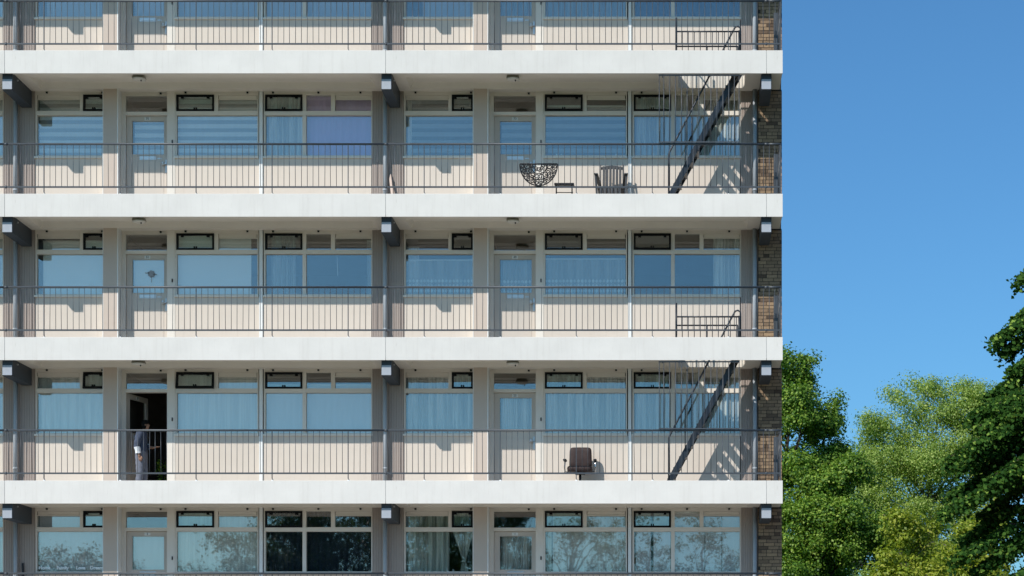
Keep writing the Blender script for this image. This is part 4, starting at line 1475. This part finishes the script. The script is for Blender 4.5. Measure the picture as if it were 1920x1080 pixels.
# ------------------------------------------------------------------ the person in the doorway
def skin_body(name, verts, edges, radii, mat, sub=2):
    me = bpy.data.meshes.new(name)
    me.from_pydata(verts, edges, [])
    ob = bpy.data.objects.new(name, me)
    col.objects.link(ob)
    md = ob.modifiers.new('skin', 'SKIN')
    md.use_smooth_shade = True
    sv = me.skin_vertices[0].data
    for k, r in enumerate(radii):
        sv[k].radius = r if isinstance(r, tuple) else (r, r)
        sv[k].use_root = (k == 0)
    ss = ob.modifiers.new('sub', 'SUBSURF')
    ss.levels = sub
    ss.render_levels = sub
    dg = bpy.context.evaluated_depsgraph_get()
    dg.update()
    out = bpy.data.meshes.new_from_object(ob.evaluated_get(dg))
    bpy.data.objects.remove(ob)
    out.name = name
    out.materials.clear()
    out.materials.append(MATS[mat])
    out.polygons.foreach_set('use_smooth', [True] * len(out.polygons))
    return out


YP = 1.36
XP = Xw(265, YP)
zfc = TOP['C'] + FLOOR + 0.012
# facing +x, a little stooped; local coordinates, feet at 0, about 1.5 m tall
V, E_, RD = [], [], []


def vtx(p, r, link=None):
    V.append(p); RD.append(r)
    if link is not None:
        E_.append((link, len(V) - 1))
    return len(V) - 1


pel = vtx((0, 0, 0.78), (0.105, 0.125))
ab = vtx((0.0, 0, 0.92), (0.095, 0.115), pel)
ch = vtx((0.0, 0, 1.08), (0.10, 0.13), ab)
sh_ = vtx((0.01, 0, 1.18), (0.075, 0.12), ch)
nk = vtx((0.045, 0, 1.24), 0.048, sh_)
nk2 = vtx((0.075, 0, 1.28), 0.047, nk)
hd1 = vtx((0.098, 0, 1.33), (0.07, 0.062), nk2)
hd2 = vtx((0.092, 0, 1.395), (0.09, 0.074), hd1)
hd3 = vtx((0.078, 0, 1.45), (0.064, 0.054), hd2)
for s_ in (-1, 1):
    hp = vtx((0.0, s_ * 0.075, 0.70), 0.085, pel)
    kn = vtx((0.015 + 0.02 * s_, s_ * 0.085, 0.41), 0.058, hp)
    an = vtx((-0.015 + 0.03 * s_, s_ * 0.085, 0.09), 0.040, kn)
    he = vtx((-0.015 + 0.03 * s_, s_ * 0.085, 0.045), 0.042, an)
    ft = vtx((0.13 + 0.03 * s_, s_ * 0.095, 0.035), (0.035, 0.03), he)
    shd = vtx((0.0, s_ * 0.155, 1.165), 0.058, sh_)
    if s_ < 0:      # near arm hangs down a little behind, hand low
        el = vtx((-0.05, s_ * 0.19, 0.94), 0.042, shd)
        wr = vtx((0.0, s_ * 0.195, 0.755), 0.029, el)
        hd = vtx((0.02, s_ * 0.195, 0.70), (0.022, 0.034), wr)
    else:           # far arm bent forward
        el = vtx((0.03, s_ * 0.19, 0.95), 0.042, shd)
        wr = vtx((0.19, s_ * 0.14, 0.93), 0.029, el)
        hd = vtx((0.245, s_ * 0.13, 0.94), (0.022, 0.034), wr)
PERSON = tag(empty('person', (XP, YP, zfc)), 'person in grey blue shirt and grey trousers standing at the open door 27', 'person')
bodyme = skin_body('body', V, E_, RD, 'skin_tone')
# face: nose, brow and chin pushed out of the front of the head
for v in bodyme.vertices:
    c = v.co
    if c.z > 1.27 and c.x > 0.11:
        d_ = math.exp(-((c.y) ** 2) / 0.0006)
        c.x += 0.022 * d_ * math.exp(-((c.z - 1.365) ** 2) / 0.0003) + 0.012 * d_ * math.exp(-((c.z - 1.308) ** 2) / 0.0005)
body = put('body', bodyme, PERSON, (XP, YP, zfc))


def shell(name, keep, off, mat):
    bm = bmesh.new()
    bm.from_mesh(bodyme)
    bm.normal_update()
    dele = [f for f in bm.faces if not keep(f.calc_center_median())]
    bmesh.ops.delete(bm, geom=dele, context='FACES')
    left, best = set(bm.verts), set()
    while left:
        st_ = [left.pop()]
        isl = set(st_)
        while st_:
            for e in st_.pop().link_edges:
                for w in e.verts:
                    if w in left:
                        left.discard(w); isl.add(w); st_.append(w)
        if len(isl) > len(best):
            best = isl
    bmesh.ops.delete(bm, geom=[v for v in bm.verts if v not in best], context='VERTS')
    bm.normal_update()
    for v in bm.verts:
        v.co += v.normal * (off + 0.004 * math.sin(v.co.z * 60 + v.co.x * 40))
    me = bpy.data.meshes.new(name)
    bm.to_mesh(me)
    bm.free()
    me.materials.clear()
    me.materials.append(MATS[mat])
    me.polygons.foreach_set('use_smooth', [True] * len(me.polygons))
    return put(name, me, PERSON, (XP, YP, zfc))


near = lambda c: c.y < -0.145
far_ = lambda c: c.y > 0.12 and c.x > 0.13
shell('shirt', lambda c: 0.80 < c.z < 1.235 and not (near(c) and c.z < 0.90) and not far_(c), 0.022, 'shirt_cloth')
shell('cuff', lambda c: near(c) and 0.775 < c.z < 0.905, 0.026, 'cuff_cloth')
shell('trousers', lambda c: 0.075 < c.z < 0.825 and not (near(c) and c.z > 0.62) and not (c.x > 0.15 and c.z > 0.5), 0.024, 'trouser_cloth')
shell('hair', lambda c: c.z > 1.29 and (c.z > 1.385 or c.x < 0.115), 0.026, 'hair_black')
for s_ in (-1, 1):
    put('shoe', MB().prism([(-0.075, 0), (0.15, 0), (0.16, 0.03), (0.09, 0.065), (0.02, 0.095), (-0.07, 0.09)], 'y', -0.045, 0.045).mesh('shoe', 'black_rubber', bevel=0.01),
        PERSON, (XP + 0.0 + 0.03 * s_, YP + s_ * 0.09, zfc))
put('ear', MB().ring([(0.004, -0.025), (0.014, -0.01), (0.017, 0.01), (0.008, 0.026)], 8).mesh('ear', 'skin_tone', True), PERSON, (XP + 0.10, YP - 0.082, zfc + 1.36))
for s_, base, dr in ((-1, Vector((0.022, -0.195, 0.685)), Vector((0.12, 0, -1))), (1, Vector((0.262, 0.13, 0.942)), Vector((1, -0.1, 0.15)))):
    dr.normalize()
    side = Vector((1, 0, 0)) if s_ < 0 else Vector((0, 1, 0))
    for k, (o_, ln) in enumerate(((-0.024, 0.062), (-0.008, 0.072), (0.008, 0.068), (0.023, 0.052))):
        p = base + side * o_
        bend = Vector((0.012, 0.006, 0.0))
        put('finger', MB().tube([tuple(p - dr * 0.02), tuple(p + dr * ln * 0.45), tuple(p + dr * ln + bend)], [0.009, 0.0085, 0.006], 7).mesh('finger', 'skin_tone', True), PERSON, (XP, YP, zfc))
    p = base + side * 0.03 - dr * 0.03
    put('thumb', MB().tube([tuple(p - side * 0.012 - dr * 0.01), tuple(p + side * 0.012 + dr * 0.02), tuple(p + side * 0.012 + dr * 0.05)], [0.011, 0.0095, 0.007], 7).mesh('thumb', 'skin_tone', True), PERSON, (XP, YP, zfc))


# ------------------------------------------------------------------ trees
def leaf_cloud(name, P, Nrm, size, mat, rng, aspect=0.55):
    """P (n,3) positions, Nrm (n,3) facing; one folded four-cornered leaf each"""
    n = len(P)
    d = rng.normal(size=(n, 3))
    d -= Nrm * np.sum(d * Nrm, axis=1, keepdims=True)
    d /= np.linalg.norm(d, axis=1, keepdims=True) + 1e-9
    s = np.cross(Nrm, d)
    L = size * rng.uniform(0.65, 1.3, size=(n, 1))
    W = L * aspect * 0.5
    droop = Nrm * (-0.12 * L)
    v = np.empty((n, 4, 3))
    v[:, 0] = P - d * L * 0.5 + droop
    v[:, 1] = P + s * W - d * L * 0.05
    v[:, 2] = P + d * L * 0.5 + droop
    v[:, 3] = P - s * W - d * L * 0.05
    me = bpy.data.meshes.new(name)
    me.vertices.add(n * 4)
    me.vertices.foreach_set('co', v.reshape(-1).astype(np.float32))
    idx = np.arange(n)[:, None] * 4
    tri = np.concatenate([idx + np.array([[0, 1, 3]]), idx + np.array([[1, 2, 3]])], axis=1).reshape(-1)
    me.loops.add(n * 6)
    me.loops.foreach_set('vertex_index', tri.astype(np.int32))
    me.polygons.add(n * 2)
    me.polygons.foreach_set('loop_start', np.arange(0, n * 6, 3, dtype=np.int32))
    me.polygons.foreach_set('loop_total', np.full(n * 2, 3, dtype=np.int32))
    me.update(calc_edges=True)
    me.materials.append(MATS[mat])
    return me


def tree(name, at, lobes, n_leaf, size, mat, bark, label, seed, trunk_r=0.22, clump=0.55, per=42, aspect=0.55, up=0.5, limbs=26, shell_bias=0.5, group=None, flat=0.7, top=None):
    """lobes: (dx, dy, z, rx, ry, rz) ellipsoids of the crown, from the foot of the trunk"""
    rng = np.random.default_rng(seed)
    rnd = random.Random(seed)
    lob = np.array(lobes, float)
    heads = []
    for q in lob:
        m_ = int(np.clip(4 + 3.2 * q[3], 5, 16))
        for _ in range(m_):
            dv = rng.normal(size=3)
            dv[1] -= 0.25
            dv /= np.linalg.norm(dv)
            e = rng.uniform(0.62, 0.98)
            f = rng.uniform(0.26, 0.46) * (0.8 if e > 0.85 else 1.0)
            heads.append([*(q[:3] + dv * e * q[3:6]), q[3] * f + 0.12, q[4] * f + 0.12, min(q[5], q[3] * 1.3) * f * 0.8 + 0.1])
        heads.append([*q[:3], *(q[3:6] * 0.6)])
    lob0 = lob
    lob = np.array(heads)
    vol = (lob[:, 3] * lob[:, 4] * lob[:, 5]) ** 0.72
    ncl = max(20, n_leaf // per)
    li = rng.choice(len(lob), size=ncl, p=vol / vol.sum())
    dirs = rng.normal(size=(ncl, 3))
    dirs /= np.linalg.norm(dirs, axis=1, keepdims=True)
    r = rng.uniform(0, 1, size=(ncl, 1)) ** (1 / 3 * (1 - shell_bias) + 0.08)
    r *= rng.uniform(0.82, 1.12, size=(ncl, 1))
    C = lob[li, 0:3] + dirs * r * lob[li, 3:6]
    cs = clump * rng.uniform(0.5, 1.35, size=(ncl, 1))
    k = rng.integers(0, ncl, size=n_leaf)
    off = rng.normal(size=(n_leaf, 3))
    ln_ = np.linalg.norm(off, axis=1, keepdims=True)
    off *= np.minimum(1.0, 1.9 / ln_)
    rad = off / ln_
    off = off * cs[k] * np.array([[0.5, 0.5, 0.5 * flat]])
    P = C[k] + off
    outw = dirs[k] * 0.35 + rad * 0.75 + np.array([[0, 0, up]]) + rng.normal(size=(n_leaf, 3)) * 0.45
    Nn = outw / (np.linalg.norm(outw, axis=1, keepdims=True) + 1e-9)
    t = tag(empty(name, at), label, 'tree', group)
    zmax = (lob[:, 2] + lob[:, 5]).max()
    # trunk, then limbs to the clumps
    b = MB()
    tz = zmax * 0.86
    pts = [(rnd.uniform(-.12, .12) * q * 2, rnd.uniform(-.12, .12) * q * 2, tz * q) for q in (0, 0.03, 0.15, 0.3, 0.45, 0.6, 0.75, 0.9, 1.0)]
    b.tube(pts, [trunk_r * 1.35, trunk_r * 1.05] + [trunk_r * (1 - 0.9 * q) for q in (0.15, 0.3, 0.45, 0.6, 0.75, 0.9, 1.0)], 9)
    put('trunk', b.mesh('trunk', bark, True), t, at)
    order = rng.permutation(ncl)[:limbs * 4]
    zlow = (lob[:, 2] - lob[:, 5]).min()
    for q in order[:limbs]:
        c = Vector(C[q])
        zs0 = max(zlow * 0.8, c.z - (0.5 + rnd.random()) * (abs(c.x) + abs(c.y) + 0.6))
        zs0 = min(max(zs0, 0.8), tz * 0.93)
        f_ = zs0 / tz
        a = Vector((0, 0, zs0))
        mid = a.lerp(c, 0.5) + Vector((rnd.uniform(-.3, .3), rnd.uniform(-.3, .3), 0.25))
        r0 = trunk_r * (1 - 0.85 * f_) * 0.55
        lb = MB().tube([tuple(a), tuple(a.lerp(mid, 0.5) + Vector((0, 0, -0.05))), tuple(mid), tuple(mid.lerp(c, 0.55)), tuple(c)], [r0, r0 * .8, r0 * .6, r0 * .35, 0.012], 6)
        for w_ in range(3):
            p = mid.lerp(c, rnd.uniform(0.1, 0.8))
            e = p + Vector((rnd.uniform(-1, 1), rnd.uniform(-1, 1), rnd.uniform(0.1, 0.9))) * clump * 1.6
            lb.tube([tuple(p), tuple(p.lerp(e, 0.5) + Vector((0, 0, 0.04))), tuple(e)], [r0 * .3, r0 * .2, 0.008], 5)
        put('limb', lb.mesh('limb', bark, True), t, at)
    cr = put('crown', leaf_cloud('crown', P, Nn, size, mat, rng, aspect), t, at)
    tag(cr, kind='stuff')
    return t


def world_at(px, y):
    return (px - CX) * (D + y) / F


def height_at(py, y):
    return (CY - py) * (D + y) / F + ZC


# big green tree standing behind the end of the block
y = 40
s = (D + y) / F
tx = world_at(1474, y)


def lobes_px(y, tx, L):
    """crown lobes given as picture ellipses (px, py, rx, ry) with a depth radius factor, at distance y"""
    s = (D + y) / F
    out = []
    for (px, py, rx, ry, dy, fy) in L:
        out.append((world_at(px, y) - tx, dy, height_at(py, y), rx * s, fy * rx * s, ry * s))
    return out


tree('broadleaf_tree', (tx, y, 0), lobes_px(y, tx, [
    (1474, 692, 30, 66, 0, 1.0), (1486, 735, 40, 42, 0.2, 1.0), (1509, 688, 17, 42, 0.4, 1.0), (1500, 780, 58, 60, -0.3, 1.0), (1552, 780, 38, 40, 0.5, 1.0), (1580, 850, 26, 22, 0.2, 1.0), (1500, 880, 95, 80, 0, 1.0),
    (1565, 905, 60, 55, -1.2, 1.0), (1490, 1000, 130, 90, -0.8, 0.9), (1590, 1010, 70, 75, -1.6, 1.0), (1440, 820, 60, 120, 0.5, 1.0), (1480, 1110, 140, 90, -0.5, 0.9)]),
     170000, 0.108, 'leaf_green', 'bark', 'tall bright green tree rising behind the right end of the block', 11, 0.26, 0.5, 75, limbs=40, aspect=0.78)

# loose pale tree in the middle of the gap
y = 50
tx = world_at(1748, y)
tree('pale_tree', (tx, y, 0), lobes_px(y, tx, [
    (1800, 750, 60, 62, 0, 1.0), (1735, 768, 45, 58, 0.5, 1.0), (1682, 812, 62, 75, -0.4, 1.0), (1850, 768, 40, 55, -0.3, 1.0), (1640, 845, 34, 55, 0, 1.0), (1840, 790, 48, 75, 0.3, 1.0), (1625, 920, 45, 70, -0.5, 1.0), (1885, 830, 50, 90, 0.4, 1.0),
    (1745, 880, 120, 100, 0, 0.9), (1660, 940, 50, 80, -0.8, 1.0), (1760, 1010, 130, 110, -0.4, 0.9), (1855, 880, 50, 80, 0, 1.0), (1720, 1120, 130, 80, 0, 0.9)]),
     190000, 0.105, 'leaf_pale', 'bark_pale', 'loose pale green tree between the dark tree and the block', 12, 0.24, 0.52, 45, aspect=0.52, limbs=46, shell_bias=0.35, up=0.35)

# dark tree peeping between the two
y = 58
tx = world_at(1622, y)
tree('evergreen_tree', (tx, y, 0), lobes_px(y, tx, [(1622, 862, 32, 36, 0, 1.0), (1610, 920, 40, 60, 0, 1.0), (1640, 1000, 60, 80, 0, 1.0), (1600, 1090, 80, 80, 0, 1.0)]),
     14000, 0.17, 'leaf_evergreen', 'bark', 'small dark green crown showing in the gap between the trees', 13, 0.2, 0.5, 40, limbs=12)

# yellow-green young trees lower down
y = 33
tx = world_at(1690, y)
tree('young_tree', (tx, y, 0), lobes_px(y, tx, [(1680, 985, 34, 42, 0, 1.0), (1725, 1010, 42, 45, 0.4, 1.0), (1700, 1075, 75, 60, 0, 1.0)]),
     12000, 0.14, 'leaf_yellow', 'bark_pale', 'yellow green young tree low between the big trees', 14, 0.12, 0.42, 36, limbs=14)
y = 30
tx = world_at(1822, y)
tree('young_tree', (tx, y, 0), lobes_px(y, tx, [(1835, 1000, 45, 42, 0, 1.0), (1795, 1040, 45, 45, 0.3, 1.0), (1870, 960, 30, 35, 0.3, 1.0), (1830, 1090, 75, 60, 0, 1.0)]),
     12000, 0.14, 'leaf_yellow', 'bark_pale', 'yellow green young tree glimpsed through the dark branches at right', 15, 0.12, 0.42, 36, limbs=14)

# dark near tree at the right edge: long drooping sprays
y = 2.0
tx = world_at(2030, y)
rng = np.random.default_rng(21)
rnd = random.Random(21)
t = tag(empty('linden_tree', (tx, y, 0)), 'dark leafy tree with drooping sprays cut off by the right edge', 'tree')
b = MB()
b.tube([(0, 0, 0), (0.03, 0, 0.4), (0.0, 0.05, 3), (-0.1, 0.0, 6), (0.05, 0, 9), (0, 0, 11.6)], [0.36, 0.27, 0.22, 0.17, 0.09, 0.02], 10)
put('trunk', b.mesh('trunk', 'bark', True), t, (tx, y, 0))
Ps, Ns = [], []
# sprays whose tips show in the picture (px, py), plus the rest of the crown
tips = [(1908, 520, 0.2), (1862, 632, 0.1), (1880, 655, 0.3), (1895, 690, 0.0), (1812, 782, 0.2), (1835, 800, -0.3), (1772, 862, 0.3), (1790, 875, -0.2), (1850, 740, 0.4),
        (1868, 760, -0.4), (1780, 925, 0.5), (1765, 960, 0.0), (1800, 940, -0.5), (1785, 1045, 0.2), (1805, 840, -0.6), (1830, 880, 0.6),
        (1800, 1010, 0.9), (1860, 820, 0.9), (1850, 900, -0.9), (1890, 770, -0.8), (1840, 960, 1.0), (1900, 600, 0.8), (1895, 830, 0.5), (1880, 900, 0.2), (1870, 1030, 0.2), (1820, 1070, 0.5)]
S = []
for (px, py, dy) in tips:
    S.append((Vector((world_at(px, y + dy) - tx, dy, height_at(py, y + dy))), 1.9))
for k in range(95):
    zz = rnd.uniform(3.2, 11.3)
    L = 0.8 + 2.6 * math.sqrt(min(1.0, max(0.0, 12.0 - zz) / 5.0))
    a = rnd.uniform(0, 6.283)
    q = rnd.uniform(0.55, 1.0) * L
    if math.cos(a) < -0.1:
        q *= 0.45
    S.append((Vector((math.cos(a) * q, math.sin(a) * q, zz)), 0.8))
for (tip, wgt) in S:
    hz = Vector((tip.x, tip.y, 0)).length
    a = Vector((0, 0, min(11.2, tip.z + 0.12 * hz + 0.25)))
    mid = a.lerp(tip, 0.55) + Vector((0, 0, 0.16 * hz))
    pts = [a.lerp(mid, q / 4) for q in range(4)] + [mid.lerp(tip, q / 5) for q in range(6)]
    put('limb', MB().tube([tuple(p) for p in pts], [0.03 * (1 - k / (len(pts) + 1)) + 0.004 for k in range(len(pts))], 6).mesh('limb', 'bark', True), t, (tx, y, 0))
    axis = (tip - a).normalized()
    side = axis.cross(Vector((0, 0, 1))).normalized()
    n = int(640 * wgt * min(1.3, 0.5 + hz / 2.4))
    for k in range(n):
        q = rnd.random() ** 0.75
        i = q * (len(pts) - 1)
        j = min(int(i), len(pts) - 2)
        c = pts[j].lerp(pts[j + 1], i - j)
        wd = 0.40 * (1.05 - 0.6 * q) + 0.06
        u = rnd.gauss(0, 0.5)
        c = c + side * u * wd + Vector((0, 0, -abs(rnd.gauss(0, 0.13)) - abs(u) * 0.10 + 0.04)) + axis * rnd.gauss(0, 0.07)
        Ps.append(c[:])
        nn = Vector((rnd.gauss(0, .6), rnd.gauss(0, .6) - 0.25, 0.6)) + side * u * 0.6
        Ns.append(nn.normalized()[:])
cr = put('crown', leaf_cloud('crown', np.array(Ps), np.array(Ns), 0.098, 'leaf_dark', rng, 0.8), t, (tx, y, 0))
tag(cr, kind='stuff')

# trees across the lawn behind the photographer: they show only as reflections in the lower panes
def refl(px, yb):
    return (px - CX) * (2 * YG + D - yb) / F


def refz(py, yb):
    return (CY - py) * (2 * YG + D - yb) / F + ZC


def lawn_tree(px, py_top, yb, rx, seed, n, mat, bark, label, dens=1.0, limbs=20):
    x = refl(px, yb)
    h = refz(py_top, yb)
    tree('lawn_tree', (x, yb, 0), [(0, 0, h * 0.66, rx, rx * .8, h * 0.32), (rx * .45, 0.3, h * 0.5, rx * .7, rx * .6, h * 0.26), (-rx * .5, -0.2, h * 0.48, rx * .7, rx * .6, h * 0.24),
                                   (0.2 * rx, 0, h * 0.84, rx * .5, rx * .4, h * 0.15)],
         int(n * 2.4), 0.15, mat, bark, label, seed, 0.22, 0.6, 40, limbs=limbs, shell_bias=0.4, group='trees on the lawn reflected in the panes')


lawn_tree(150, 1014, -58, 3.4, 31, 17000, 'leaf_far', 'bark', 'low round tree reflected in the window with four white words')
lawn_tree(455, 985, -60, 3.0, 32, 9000, 'leaf_far', 'bark', 'tree reflected in the pale window just right of door 3')
lawn_tree(545, 925, -62, 3.0, 33, 15000, 'leaf_far', 'bark', 'tree reflected in the narrow dark pane far right of door 3')
lawn_tree(650, 915, -64, 3.4, 34, 15000, 'leaf_far', 'bark', 'tree reflected in the wide dark pane far right of door 3')
lawn_tree(905, 778, -66, 3.2, 35, 16000, 'leaf_far', 'bark', 'tall tree whose top is reflected by the window and glass of door 25')
lawn_tree(795, 922, -61, 3.2, 39, 13000, 'leaf_far', 'bark', 'tree reflected in the window with the tied curtain')
lawn_tree(1075, 935, -60, 2.6, 36, 3000, 'leaf_far', 'bark', 'thin tree reflected in the white window just right of door 1', limbs=40)
lawn_tree(1190, 930, -62, 2.6, 37, 3000, 'leaf_far', 'bark', 'thin tree reflected in the lowest grey panel window, left', limbs=40)
lawn_tree(1310, 935, -60, 2.8, 38, 3000, 'leaf_far', 'bark', 'thin tree reflected in the lowest grey panel window, right', limbs=40)
